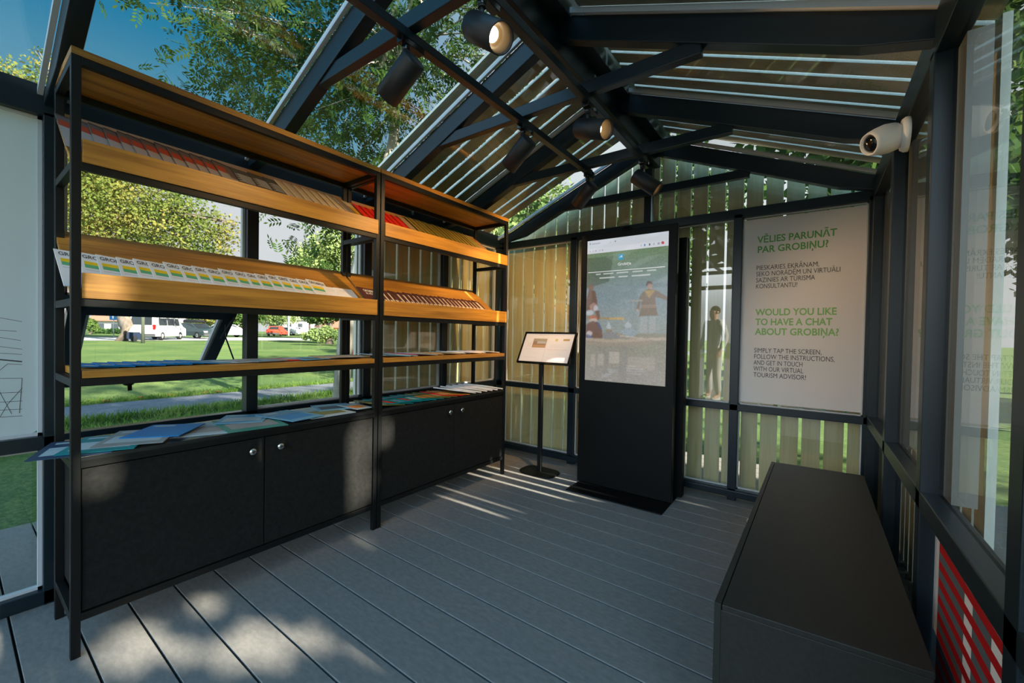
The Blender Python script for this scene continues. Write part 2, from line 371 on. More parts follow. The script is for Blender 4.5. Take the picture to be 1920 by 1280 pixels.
# windows: panes with a silver spacer round the edge
WN = [0]
def pane(corners, normal, sp=.012, th=.008, film_=None, bars=True):
    WN[0] += 1
    c = [Vector(p) for p in corners]; n = Vector(normal).normalized()*th/2
    o = build('window_%d' % WN[0], MB().hexa([p-n for p in c]+[p+n for p in c]), M['glass']); struct(o)
    if bars:
        sb = MB(); cen = sum(c, Vector())/len(c)
        for i in range(4):
            a, b = c[i], c[(i+1) % 4]
            d = (b-a).normalized(); inn = n.cross(d).normalized()
            if (cen-(a+b)/2).dot(inn) < 0: inn = -inn
            m_ = n.normalized()*.012
            sb.hexa([a-m_, b-m_, b-m_+inn*sp, a-m_+inn*sp, a+m_, b+m_, b+m_+inn*sp, a+m_+inn*sp])
        build('spacer_bar', sb, M['spacer'], o)
    return o
c_grey = pbr('grey_profile', (.30, .34, .36), .4); c_taupe = pbr('taupe_profile', (.28, .25, .21), .4)
XGL, XGR, YGB = -2.585, .315, 3.345
wins = {}
for i in range(len(FR)-1):
    a, b = FR[i]+.03, FR[i+1]-.03
    if i == 2:
        pane([(XGL, a, 1.285), (XGL, b, 1.285), (XGL, b, 2.005), (XGL, a, 2.005)], (1, 0, 0))
        wins['sash'] = struct(build('window_sash', MB().box(-2.615, -2.60, a, b, 1.250, 1.262), M['frame']))
    else:
        pane([(XGL, a, .70), (XGL, b, .70), (XGL, b, 2.005), (XGL, a, 2.005)], (1, 0, 0))
    pane([(XGL, a, .06), (XGL, b, .06), (XGL, b, .645), (XGL, a, .645)], (1, 0, 0))
    w_ = pane([(XGR, a, .70), (XGR, b, .70), (XGR, b, 2.005), (XGR, a, 2.005)], (1, 0, 0), bars=False)
    for d0, d1, m_ in ((0, .022, M['spacer']), (.022, .052, c_grey), (.052, .085, c_taupe)):
        build('frame_profile', MB().box(XGR+.005, XGR+.035+d0*.4, b-d1, b-d0-.001, .70, 2.0), m_, w_)
    pane([(XGR, a, .06), (XGR, b, .06), (XGR, b, .645), (XGR, a, .645)], (1, 0, 0), bars=False)
    for sg in (-1, 1):
        xe = XL-.10 if sg < 0 else XR+.10; xt = XC+sg*.10
        pane([(xe, a, zr(xe, OG)), (xe, b, zr(xe, OG)), (xt, b, zr(xt, OG)), (xt, a, zr(xt, OG))], (-sg*SL*-1, 0, 1), sp=.016)
for x0, x1 in ((-2.50, -1.772), (-1.708, -.475), (-.418, .255)):
    pane([(x0, YGB, .085), (x1, YGB, .085), (x1, YGB, .64), (x0, YGB, .64)], (0, 1, 0), sp=.006)
    pane([(x0, YGB, .688), (x1, YGB, .688), (x1, YGB, 2.0), (x0, YGB, 2.0)], (0, 1, 0), sp=.006)
for sg in (-1, 1):
    xa = XC+sg*.03; xb = XL if sg < 0 else XR
    pane([(xb, YGB, 2.06), (xa, YGB, 2.06), (xa, YGB, zr(xa)), (xb, YGB, zr(xb, .11))], (0, 1, 0), bars=False)
# the open top-hung sash of the left wall
sw = wins['sash']
a, b = FR[2]+.05, FR[3]-.05
sash_dir = Vector((-math.sin(math.radians(48)), 0, -math.cos(math.radians(48)))); sn = Vector((sash_dir.z, 0, -sash_dir.x))
def sp_(y, t, n=0): p = Vector((-2.62, y, 1.262))+sash_dir*t+sn*n; return p
LS = .60; sm_ = MB()
sm_.bar(sp_(a+.03, 0), sp_(a+.03, LS), .06, .05, sn); sm_.bar(sp_(b-.03, 0), sp_(b-.03, LS), .06, .05, sn)
sm_.bar(sp_(a, LS-.03), sp_(b, LS-.03), .06, .05, sn); sm_.bar(sp_(a, .03), sp_(b, .03), .06, .05, sn)
sm2 = MB()
for y_ in (a+.066, b-.066): sm2.bar(sp_(y_, .06), sp_(y_, LS-.06), .012, .02, sn)
build('spacer_bar', sm2, M['spacer'], sw)
build('sash_frame', sm_, M['frame'], sw, bevel=.003)
build('sash_pane', MB().hexa([sp_(a+.05, .05, -.004), sp_(b-.05, .05, -.004), sp_(b-.05, LS-.05, -.004), sp_(a+.05, LS-.05, -.004), sp_(a+.05, .05, .004), sp_(b-.05, .05, .004), sp_(b-.05, LS-.05, .004), sp_(a+.05, LS-.05, .004)]), M['glass'], sw)
hm = MB(); hp = sp_((a+b)/2-.05, LS-.03, 0)
hm.lathe([(.0, -.02), (.028, -.02), (.028, 0), (.02, .012), (0, .012)], hp+Vector((.03, 0, -.02)), (1, 0, 0), 14)
hm.bar(hp+Vector((.04, 0, -.015)), hp+Vector((.05, 0, -.07)), .018, .014, (1, 0, 0))
build('sash_handle', hm, M['black'], sw)
st = MB(); st.tube([sp_(b-.04, .05), (-2.70, b-.03, 1.12), (-2.63, b-.005, .97)], .004, 6); st.tube([(-2.62, b-.005, 1.24), (-2.70, b-.05, 1.10)], .004, 6)
build('stay_arm', st, M['frame'], sw)

# timber cladding outside (trim)
PB, WBD = .1215, .1025
def clad_side(name, x0, x1, ya, yb, z0, z1, WBD=WBD):
    mb = MB(); y = ya
    while y < yb: 
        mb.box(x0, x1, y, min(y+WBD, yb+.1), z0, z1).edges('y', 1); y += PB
    return struct(build(name, mb, [M['board'], M['edge']]))
clad_side('trim_1', -2.705, -2.675, 1.757, 3.50, -.06, 2.08)
clad_side('trim_2', .41, .43, 1.757, 3.50, -.06, 2.08, .096)
mb = MB(); k = 0
while -2.60+PB*k < .40:
    x0 = -2.4855-PB+.1218*k; x1 = x0+WBD
    if x0 > .40: break
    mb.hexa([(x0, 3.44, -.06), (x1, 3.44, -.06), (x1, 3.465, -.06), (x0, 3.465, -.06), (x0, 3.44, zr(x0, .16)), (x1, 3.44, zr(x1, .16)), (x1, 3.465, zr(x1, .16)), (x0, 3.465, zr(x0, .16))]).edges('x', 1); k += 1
struct(build('trim_3', mb, [M['board'], M['edge']]))
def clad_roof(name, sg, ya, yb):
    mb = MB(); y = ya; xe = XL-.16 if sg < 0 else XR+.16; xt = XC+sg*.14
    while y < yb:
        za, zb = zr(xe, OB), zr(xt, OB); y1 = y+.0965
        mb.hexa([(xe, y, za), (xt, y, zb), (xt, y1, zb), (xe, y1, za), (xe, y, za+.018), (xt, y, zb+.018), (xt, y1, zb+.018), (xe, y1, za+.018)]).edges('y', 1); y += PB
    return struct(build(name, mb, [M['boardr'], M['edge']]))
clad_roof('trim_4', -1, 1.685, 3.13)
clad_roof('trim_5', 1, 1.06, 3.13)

# ------------------------------------------------------------------ display shelving
XS, XBK = -2.04, -2.40
SLOPE = {'upper': (1.71, 1.965), 'lower': (1.25, 1.50)}
def slope_frame(which):
    z0, z1 = SLOPE[which]; o = Vector((-2.055, 0, z0)); v = (Vector((-2.38, 0, z1))-o).normalized(); n = Vector((-v.z, 0, v.x)); n = n if n.z > 0 else -n
    return o, v, n
def shelf_unit(y0, y1, label, gap):
    t = thing('display_shelf', label, 'shelf', (XS-.18, (y0+y1)/2, 0)); lx, ly = XS-.18, (y0+y1)/2
    class P(MB):
        def bx(s, x0, x1, ya, yb, z0, z1, mi=0): return s.box(x0-lx, x1-lx, ya-ly, yb-ly, z0, z1, mi)
    w = .025
    for x in (XS-w, XBK):
        for y in (y0, y1-w):
            build('leg', P().bx(x, x+w, y, y+w, 0, 2.075), M['shelfmetal'], t, bevel=.0015)
    rl = P()
    for z in (.125, .66, .945, 1.222, 1.69, 2.045):
        h = .027
        rl.bx(XS-w+.001, XS-.001, y0+w, y1-w, z, z+h)
        if z < .7 or z > 2: rl.bx(XBK+.001, XBK+w-.001, y0+w, y1-w, z, z+h)
        rl.bx(XBK+w, XS-w, y0+.001, y0+w-.001, z, z+h); rl.bx(XBK+w, XS-w, y1-w+.001, y1-.001, z, z+h)
    build('rail', rl, M['shelfmetal'], t, bevel=.001)
    tp = P().bx(XBK, XS, y0, y1, 2.073, 2.098)
    build('top_panel', tp, M['oak'], t, bevel=.001)
    build('shelf_board', P().bx(XBK+.003, XS+.002, y0+w+.002, y1-w-.002, .973, .999), M['oak'], t, bevel=.001)
    for which in ('upper', 'lower'):
        o, v, n = slope_frame(which); mbx = MB()
        ya, yb = y0+.004-ly, y1-.004-ly
        q = [o+v*.0, o+v*.46]; d = n*.016
        base = Vector((-lx, 0, 0))
        pts = []
        for off in (-d, Vector()):
            pts += [q[0]+off+base+Vector((0, ya, 0)), q[0]+off+base+Vector((0, yb, 0)), q[1]+off+base+Vector((0, yb, 0)), q[1]+off+base+Vector((0, ya, 0))]
        mbx.hexa(pts)
        tr = build('tray', mbx, M['oak'], t, bevel=.001)
        z0 = SLOPE[which][0]
        ztop = 1.795 if which == 'upper' else 1.338
        zb = 1.715 if which == 'upper' else 1.250
        build('tray_lip', MB().box(XS-.012-lx, XS+.006-lx, y0+w+.002-ly, y1-w*.6-ly, zb, ztop), M['oak'], tr, bevel=.001)
    cb = P()
    cb.bx(XBK+.01, XS-.03, y0+w, y0+w+.018, .15, .66); cb.bx(XBK+.01, XS-.03, y1-w-.018, y1-w, .15, .66)
    cb.bx(XBK+.01, XS-.03, y0+w, y1-w, .15, .168); cb.bx(XBK+.008, XBK+.02, y0+w, y1-w, .15, .66)
    build('cabinet', cb, M['door'], t)
    build('cabinet_top', P().bx(XBK, XS-.001, y0+.002, y1-.002, .685, .70), pbr('black_top', (.02, .022, .022), .22, spec=.6), t, bevel=.001)
    for a, b, kx in ((y0+w+.003, gap-.0025, gap-.058), (gap+.0025, y1-w-.003, gap+.062)):
        d = build('door', P().bx(XS-.028, XS-.008, a, b, .155, .655), M['door'], t, bevel=.0015)
        kb = MB().lathe([(.004, 0), (.006, .012), (.014, .014), (.016, .02), (.014, .026), (.006, .028), (0.0, .027)], (XS-.008-lx, kx-ly, .603), (1, 0, 0), 20)
        build('knob', kb, M['steel'], d)
    return t
shelf_unit(.255, 1.488, 'oak and black steel display shelf, the nearer unit standing in front of the clear windows', .878)
shelf_unit(1.494, 2.728, 'oak and black steel display shelf, the farther unit beside the slatted corner', 2.135)

# ------------------------------------------------------------------ leaflets on the sloping trays
def leaflet_mesh(name, w, h, mats, marks, texts=(), th=.0032, curl=0.0):
    """lies in local xy: x across, y up the slope, z out; marks (x0,x1,y0,y1,mat) as fractions"""
    mb = MB(); mb.box(-w/2, w/2, 0, h, 0, th, 0)
    for j, (x0, x1, y0, y1, mi) in enumerate(marks):
        z = th+.0003+.00005*j
        mb.quad([(-w/2+x0*w, y0*h, z), (-w/2+x1*w, y0*h, z), (-w/2+x1*w, y1*h, z), (-w/2+x0*w, y1*h, z)], mi)
    for (s, size, x, y, mi, wd) in texts:
        put_text(mb, s, size, (-w/2+x*w, y*h, th+.0008), (1, 0, 0), (0, 1, 0), mi, .02, 1, 'LEFT', wd*w)
    me = bpy.data.meshes.new(name); me.from_pydata(mb.v, [], mb.f)
    for m in mats: me.materials.append(m)
    me.polygons.foreach_set('material_index', mb.m); me.update()
    return me
def lay_row(me, name, which, y0, step, n, v0, lift, lab, group, lean=0.0, jit=.006, tilt=None):
    o, v, nn = slope_frame(which)
    for i in range(n):
        ob = link(name, me)
        y = y0+step*i+random.uniform(-jit, jit)*.5
        tl = tilt if tilt is not None else math.asin(min(.3, .0055/step))
        base = o+v*(v0+random.uniform(-1, 1)*jit)+nn*(.0015+math.sin(tl)*max(q.co.x for q in me.vertices)); base.y = y
        X = Vector((0, 1, 0)); Y = v; Z = nn
        R = Matrix((X, Y, Z)).transposed() @ Matrix.Rotation(lean+random.uniform(-.02, .02), 3, 'Z') @ Matrix.Rotation(tl, 3, 'Y')
        ob.matrix_world = Matrix.Translation(base) @ R.to_4x4()
        tag(ob, lab(i), 'leaflet', group)
c = flat
red_d = leaflet_mesh('redgrey_leaflet', .105, .295, [c('taupe_print', (.17, .12, .10)), c('rust_print', (.48, .075, .03)), c('pale_print', (.42, .36, .33)), c('dark_print', (.07, .05, .045))],
                     [(0, 1, .0, .62, 2), (.03, .40, .62, .82, 1), (.45, .98, .5, .9, 0), (0, 1, .96, 1, 3)])
lay_row(red_d, 'leaflet', 'upper', .305, .0415, 13, .092, .004, lambda i: 'brown leaflet with a rust red block, %s from the left on the top tray' % ORD[i], 'brown and rust leaflets')
gry = leaflet_mesh('grey_leaflet', .135, .29, [c('slate_print', (.10, .085, .065)), M['paper']], [(.05+.1*((r*3) % 2), .95, .50+.04*r, .515+.04*r, 1) for r in range(8)])
lay_row(gry, 'leaflet', 'upper', .895, .080, 3, .092, .010, lambda i: 'dark grey leaflet with white lines of text, %s from the left on the top tray' % ORD[i], 'dark grey leaflets', tilt=.05)
crm = leaflet_mesh('cream_leaflet', .10, .29, [c('cream_print', (.60, .47, .30)), c('cream_line_and_shade', (.42, .31, .18)), c('cream_lit_edge', (.78, .66, .46))], [(.06, .94, .93, .945, 1), (.06, .94, .70, .705, 1), (0, .07, 0, 1, 2), (.40, .47, 0, 1, 1)])  # bright left edge and darker band paint light and shading at the overlaps
lay_row(crm, 'leaflet', 'upper', 1.105, .0475, 8, .092, .005, lambda i: 'plain cream leaflet, %s from the left of its row on the top tray' % ORD[i], 'cream leaflets', lean=.05)
bei = leaflet_mesh('beige_leaflet', .075, .28, [c('beige_print', (.50, .42, .28)), c('ochre_print', (.50, .27, .03))], [(0, .8, .3, .78, 1)])
lay_row(bei, 'leaflet', 'upper', 1.478, .06, 1, .09, .010, lambda i: 'beige leaflet with an ochre photo, just left of the red leaflets on the top tray', 'beige leaflets')
red = leaflet_mesh('red_leaflet', .10, .285, [c('red_print', (.62, .025, .012)), c('red_shade_print', (.50, .02, .01))], [(0, .08, 0, 1, 1)])
lay_row(red, 'leaflet', 'upper', 1.555, .048, 7, .09, .004, lambda i: 'bright red leaflet, %s from the left on the top tray' % ORD[i], 'red leaflets', lean=.04)
brn = leaflet_mesh('tan_leaflet', .11, .30, [c('tan_print', (.34, .24, .13)), M['paper']], [(.9, 1, 0, 1, 1)])
lay_row(brn, 'leaflet', 'upper', 1.915, .06, 1, .10, .006, lambda i: 'tan leaflet between the red and the green leaflets on the top tray', 'tan leaflets')
grn = leaflet_mesh('green_leaflet', .10, .34, [c('darkgreen_print', (.06, .085, .025)), c('gold_print', (.50, .28, .04)), c('lime_print', (.20, .24, .05))], [(.02, .16, .25, .95, 1), (.24, .34, .2, .88, 2), (.36, .44, .3, .97, 1), (.55, .98, .35, .97, 2)])
lay_row(grn, 'leaflet', 'upper', 1.985, .0455, 14, .09, .004, lambda i: 'green and gold leaflet, %s from the left at the far end of the top tray' % ORD[i], 'green and gold leaflets', lean=.03)
grob = leaflet_mesh('white_leaflet', .108, .24, [M['paper'], c('yellow_print', (.80, .55, .02)), c('green_print_band', (.13, .42, .20)), c('ink_dark', (.10, .10, .11))],
                    [(.10, .97, .66, .755, 1), (.10, .97, .565, .66, 2), (.10, .9, .50, .505, 3)], [('GROBIŅA', .034, .08, .84, 3, .86)])
lay_row(grob, 'leaflet', 'lower', .30, .0515, 19, .045, .004, lambda i: 'white leaflet with yellow and green bands, %s from the left on the lower tray' % ORD[i], 'white town leaflets')
pln = leaflet_mesh('plain_leaflet', .12, .20, [M['paper'], c('ink_pale', (.5, .5, .52))], [(.1, .8, .86, .87, 1), (.1, .5, .80, .807, 1)])
lay_row(pln, 'leaflet', 'lower', 1.31, .075, 2, .04, .003, lambda i: 'plain white leaflet turned face down, %s from the left on the lower tray' % ORD[i], 'plain white leaflets', tilt=.03)
bro = leaflet_mesh('brown_leaflet', .15, .235, [c('maroon_print', (.085, .032, .026)), M['paper']], [], [('GROBIŅA', .035, .22, .82, 1, .6), ('IR VĒRTA', .025, .25, .70, 1, .5)])
lay_row(bro, 'leaflet', 'lower', 1.555, .09, 1, .04, .010, lambda i: 'dark brown leaflet with white title, beside the middle posts on the lower tray', 'brown leaflets')
pat = leaflet_mesh('patterned_leaflet', .10, .225, [c('maroon_print', (.10, .04, .03)), c('bone_print', (.66, .56, .44))], [(.30, .62, .10, .90, 1), (.02, .24, .02, .52, 1), (.70, .92, .02, .52, 1)])
lay_row(pat, 'leaflet', 'lower', 1.665, .0415, 23, .04, .004, lambda i: 'maroon leaflet with cream bars, %s from the left on the lower tray' % ORD[i], 'maroon patterned leaflets')

# ------------------------------------------------------------------ magazines lying flat on the shelf board and the cabinet tops
def magazine(x, y, z, w, h, rot, th, cover, marks, label, group, tilt=0.0, name='magazine'):
    mb = MB(); mb.box(-w/2, w/2, -h/2, h/2, 0, th, 0)
    mats = [M['paper'] if th > .004 else cover, cover]; zz = th+.0003
    mb.quad([(-w/2, -h/2, zz), (w/2, -h/2, zz), (w/2, h/2, zz), (-w/2, h/2, zz)], 1)
    for j, (x0, x1, y0, y1, m) in enumerate(marks):
        mats.append(m); zz = th+.0006+.0002*j
        mb.quad([(-w/2+x0*w, -h/2+y0*h, zz), (-w/2+x1*w, -h/2+y0*h, zz), (-w/2+x1*w, -h/2+y1*h, zz), (-w/2+x0*w, -h/2+y1*h, zz)], 2+j)
    o = build(name, mb, mats); o.matrix_world = Matrix.Translation((x, y, z)) @ Matrix.Rotation(rot, 4, 'Z') @ Matrix.Rotation(tilt, 4, 'Y')
    return tag(o, label, 'magazine' if name == 'magazine' else 'brochure', group)
BLUE, TEAL, SKYB, PALE, NAVY = c('blue_print', (.015, .20, .50)), c('teal_print', (.01, .22, .24)), c('sky_print', (.13, .34, .50)), c('pale_blue_print', (.40, .50, .54)), c('navy_print', (.03, .06, .11))
ORA, RED, OLV, SAND, SEA, GRY, PNK = c('orange_print', (.62, .22, .04)), c('red_print', (.62, .025, .012)), c('olive_print', (.16, .17, .05)), c('sand_print', (.48, .34, .18)), c('sea_green_print', (.05, .24, .18)), c('grey_photo_print', (.26, .28, .28)), c('magenta_print', (.5, .10, .25))
for i in range(8):
    magazine(-2.215+.01*(i % 2), .345+.045*i, .9995+.0022*i if i == 0 else 1.001, .10, .215, 1.50+.05*random.uniform(-1, 1), .0025, BLUE, [(.1, .9, .1, .3, PALE), (.6, .95, .55, .9, SKYB)],
             'blue brochure, %s from the left on the oak shelf board' % ORD[i], 'blue brochures', tilt=.075, name='brochure').location.z += .0045
mix = [(SKYB, PALE), (PALE, GRY), (GRY, SKYB), (PALE, RED), (RED, ORA), (SKYB, NAVY), (PALE, SKYB), (SAND, GRY), (GRY, SAND), (SAND, PALE)]
nm = {id(SKYB): 'light blue', id(PALE): 'pale', id(GRY): 'grey', id(RED): 'red', id(SAND): 'sandy', id(ORA): 'orange', id(NAVY): 'navy', id(BLUE): 'blue', id(TEAL): 'teal', id(OLV): 'olive', id(SEA): 'sea green', id(PNK): 'magenta'}
for i, (a_, b_) in enumerate(mix):
    magazine(-2.20+.03*((i*7) % 3-1), .755+.074*i, 1.0+.002*(i % 3)+(.006 if i > 6 else 0), .15, .20, 1.57+random.uniform(-.25, .25), .0035, a_, [(.08, .92, .1, .45, b_), (.1, .6, .75, .85, M['paper'])],
             '%s brochure with %s picture, %s from left among mixed brochures on oak shelf' % (nm[id(a_)], nm[id(b_)], ORD[i]), 'mixed brochures', name='brochure')
far = [(PALE, PNK), (SKYB, PALE), (PALE, ORA), (PNK, SAND), (PALE, OLV), (SAND, ORA), (SAND, GRY), (SAND, SEA), (GRY, SAND), (SAND, NAVY), (ORA, RED), (OLV, PALE), (SAND, RED), (ORA, PALE)]
for i, (a_, b_) in enumerate(far):
    hi = .002+.0012*i
    o = magazine(-2.20+.02*((i*5) % 3-1), 1.60+.077*i, 1.0+.001, .16, .215, 1.57+random.uniform(-.12, .12), .0038+.0012*(i > 8), a_, [(.06, .94, .08, .5, b_), (.1, .7, .7, .85, b_)],
             '%s magazine with %s picture, %s from left on the farther oak shelf board' % (nm[id(a_)], nm[id(b_)], ORD[i]), 'fanned magazines on the farther shelf board')
    o.rotation_euler.rotate_axis('Y', .075); o.location.z += .0068
near = [(-2.20, .30, .21, .28, 1.25, NAVY, PALE, 'white sailing'), (-2.19, .375, .21, .28, 1.15, TEAL, PALE, 'teal and white'), (-2.20, .47, .21, .28, 1.10, GRY, PALE, 'grey photo'), (-2.235, .56, .20, .24, .9, BLUE, BLUE, 'plain blue'),
        (-2.22, .70, .22, .29, 1.2, PALE, GRY, 'pale grey map'), (-2.17, .86, .24, .32, 1.45, SEA, GRY, 'green map'), (-2.28, .88, .20, .21, 1.0, SKYB, PALE, 'light blue'), (-2.17, 1.05, .18, .29, 1.75, SKYB, BLUE, 'sky blue'),
        (-2.28, 1.05, .15, .22, .5, GRY, PALE, 'crumpled grey'), (-2.19, 1.22, .25, .30, 1.57, PALE, OLV, 'pale olive map'), (-2.26, 1.34, .20, .2, 1.3, SKYB, NAVY, 'blue and navy'), (-2.17, 1.42, .10, .21, 1.57, PALE, ORA, 'orange photo')]
for i, (x, y, w, h, r, a_, b_, nmx) in enumerate(near):
    magazine(x, y, .7005+.0042*(i % 4), w, h, r, .003, a_, [(.1, .9, .15, .6, b_), (.1, .5, .8, .9, PALE)], '%s magazine, %s from the left on the nearer cabinet top' % (nmx, ORD[i]), 'magazines on the nearer cabinet top')
farc = [(OLV, PALE), (TEAL, RED), (TEAL, SKYB), (TEAL, RED), (TEAL, PALE), (TEAL, ORA), (OLV, ORA), (OLV, SAND), (RED, SAND), (ORA, OLV), (GRY, ORA), (SKYB, SAND), (GRY, ORA), (SKYB, SAND), (GRY, SKYB), (SKYB, SAND)]
for i, (a_, b_) in enumerate(farc):
    o = magazine(-2.18, 1.60+.067*i, .702, .19, .265, 1.57+random.uniform(-.08, .08), .0038+.006*(i > 9), a_, [(.1, .92, .08, .5, b_), (.08, .6, .72, .86, M['paper'])],
             '%s magazine with %s picture, %s from left on the farther cabinet top' % (nm[id(a_)], nm[id(b_)], ORD[i]), 'fanned magazines on the farther cabinet top')
    th_ = .10 if i < 10 else .19; o.rotation_euler.rotate_axis('Y', th_); o.location.z += .097*math.sin(th_)

# ------------------------------------------------------------------ touchscreen kiosk
K = thing('touchscreen_kiosk', 'tall black touchscreen kiosk with a lit web page', 'kiosk', (-1.12, 2.95, 0))
def kb_(x0, x1, y0, y1, z0, z1, mb=None): return (mb or MB()).box(x0+1.12, x1+1.12, y0-2.95, y1-2.95, z0, z1)
build('base_plate', kb_(-1.467, -.765, 2.728, 3.17, 0.001, .008), M['kioskm'], K, bevel=.002)
build('body', kb_(-1.487, -.765, 2.95, 3.0, .008, 1.936), M['kioskm'], K, bevel=.004)
build('rear_housing', kb_(-1.45, -.735, 3.10, 3.17, .008, 1.865), M['kioskm'], K, bevel=.004)
build('rear_spacer', kb_(-1.30, -.90, 3.0, 3.10, .008, 1.80), M['kioskm'], K)
build('webcam', kb_(-1.165, -1.09, 2.945, 2.985, 1.936, 1.952, kb_(-1.15, -1.105, 2.94, 2.99, 1.952, 1.958)), M['black'], K, bevel=.002)
# the picture on the screen, painted cell by cell
NX, NY = 122, 214
u, v_ = np.meshgrid((np.arange(NX)+.5)/NX, (np.arange(NY)+.5)/NY)      # v_: 0 at top
img = np.zeros((NY, NX, 3))
def lerp(a, b, t): return np.array(a)+(np.array(b)-np.array(a))*np.clip(t, 0, 1)[..., None]
img[:] = lerp((.20, .29, .16), (.27, .34, .36), (v_-.10)/.25)
img = np.where((v_ > .42)[..., None], lerp((.27, .34, .37), (.34, .38, .36), (v_-.42)/.2), img)
img = np.where((v_ > .66)[..., None], lerp((.33, .32, .25), (.40, .38, .35), (v_-.66)/.34), img)
rip = RNG.normal(0, 1, (NY, NX)); rip = (rip+np.roll(rip, 1, 1)+np.roll(rip, 2, 1)+np.roll(rip, 3, 1))/2
img *= (1+.05*rip*(v_ > .3)+.09*RNG.normal(0, 1, (NY, NX))*((v_ < .24) & (v_ > .1)))[..., None]
def ell(cx, cy, rx, ry, col, a=.9):
    global img
    m_ = (((u-cx)/rx)**2+((v_-cy)/ry)**2 < 1)[..., None]; img = np.where(m_, img*(1-a)+np.array(col)*a, img)
def rec(x0, x1, y0, y1, col, a=1.0):
    global img
    m_ = ((u >= x0) & (u <= x1) & (v_ >= y0) & (v_ <= y1))[..., None]; img = np.where(m_, img*(1-a)+np.array(col)*a, img)
def pol(pts, col, a=.9):
    global img
    ins = np.zeros(u.shape, bool); n_ = len(pts)
    for i in range(n_):
        (xa, ya), (xb, yb) = pts[i], pts[(i+1) % n_]
        if abs(yb-ya) < 1e-9: continue
        cnd = ((ya > v_) != (yb > v_)) & (u < (xb-xa)*(v_-ya)/(yb-ya)+xa); ins ^= cnd
    img = np.where(ins[..., None], img*(1-a)+np.array(col)*a, img)
pol([(0, .12), (.35, .12), (.3, .30), (0, .34)], (.10, .14, .08), .6)
# people in the boat on the left, the oar, the man standing
ell(.06, .335, .035, .022, (.30, .18, .14)); pol([(0, .42), (.03, .35), (.12, .36), (.15, .44), (.13, .50), (0, .5)], (.20, .10, .06))
ell(.10, .475, .05, .03, (.45, .28, .24)); ell(.13, .485, .03, .022, (.55, .57, .6)); pol([(.12, .5), (.18, .5), (.19, .56), (.12, .58)], (.22, .13, .09))
pol([(0, .54), (.14, .52), (.14, .535), (0, .57)], (.32, .28, .22)); ell(.05, .515, .05, .02, (.55, .57, .6))
ell(.10, .555, .06, .02, (.55, .20, .12)); ell(.10, .572, .055, .018, (.55, .5, .45)); pol([(0, .60), (.08, .575), (.16, .58), (.22, .64), (.23, .695), (0, .695)], (.22, .12, .09))
pol([(.15, .58), (.18, .585), (.22, .63), (.18, .63)], (.12, .16, .28)); ell(.05, .665, .04, .02, (.6, .55, .55)); pol([(.02, .67), (.08, .68), (.1, .7), (0, .7)], (.16, .2, .33))
pol([(.18, .552), (.5, .556), (.5, .566), (.18, .562)], (.45, .30, .10)); pol([(.32, .550), (.5, .553), (.5, .568), (.32, .565)], (.60, .42, .16))
pol([(.28, .615), (.30, .575), (.34, .615), (.33, .645), (.29, .645)], (.52, .56, .6)); ell(.31, .645, .04, .014, (.35, .27, .16)); pol([(.22, .695), (.25, .655), (.31, .645), (.4, .66), (.47, .695)], (.31, .30, .31))
pol([(.50, .605), (.55, .575), (.6, .605), (.58, .62), (.52, .62)], (.50, .54, .58)); pol([(.45, .65), (.52, .625), (.62, .63), (.68, .655), (.6, .69), (.54, .68)], (.36, .42, .46))
ell(.792, .332, .036, .020, (.16, .11, .09)); ell(.80, .35, .030, .020, (.50, .36, .30))
pol([(.72, .38), (.78, .365), (.86, .37), (.93, .395), (1, .42), (1, .445), (.93, .43), (.865, .42), (.875, .475), (.90, .54), (.68, .545), (.71, .47), (.70, .43), (.685, .50), (.645, .50), (.68, .42)], (.25, .18, .12))
pol([(.74, .375), (.86, .375), (.795, .43)], (.45, .33, .14)); pol([(.71, .47), (.875, .465), (.885, .49), (.705, .49)], (.34, .26, .2)); ell(.66, .505, .014, .010, (.55, .4, .33))
rec(.70, .78, .545, .66, (.46, .46, .46), .5); rec(.80, .88, .545, .655, (.46, .46, .46), .5); rec(.56, .72, .435, .442, (.4, .38, .33)); rec(.60, .615, .44, .51, (.42, .42, .4), .7)
pol([(0, .695), (.3, .705), (.7, .695), (1, .68), (1, .70), (.7, .715), (.3, .725), (0, .715)], (.50, .42, .34)); pol([(0, .712), (.3, .725), (.6, .72), (.85, .70), (.8, .735), (.3, .755), (0, .745)], (.40, .34, .28))
pol([(.45, .672), (.75, .69), (1, .695), (1, .70), (.7, .697), (.45, .68)], (.55, .48, .4))
for x0, x1, y0, y1, a_ in ((.07, .14, .815, .90, .35), (.17, .25, .81, .89, .4), (.32, .45, .79, .87, .5), (.56, .88, .82, .9, .25), (.45, .55, .74, .98, -.3), (.25, .31, .74, .95, -.25)):
    rec(x0, x1, y0, y1, (.62, .56, .50) if a_ > 0 else (.30, .29, .28), abs(a_))
for yy in np.linspace(.90, .985, 9): rec(.28+.05*math.sin(yy*90), .36+.05*math.sin(yy*70), yy, yy+.004, (.6, .62, .66), .6)
for yy in np.linspace(.88, .98, 7): rec(.54, .66+.1*math.sin(yy*50), yy, yy+.004, (.62, .63, .66), .5)
img = (img+np.roll(img, 1, 0)+np.roll(img, -1, 0)+np.roll(img, 1, 1)+np.roll(img, -1, 1))/5
img *= (1+.06*RNG.normal(0, 1, (NY, NX)))[..., None]
img = np.clip(img, 0, 1)**1.18*1.06
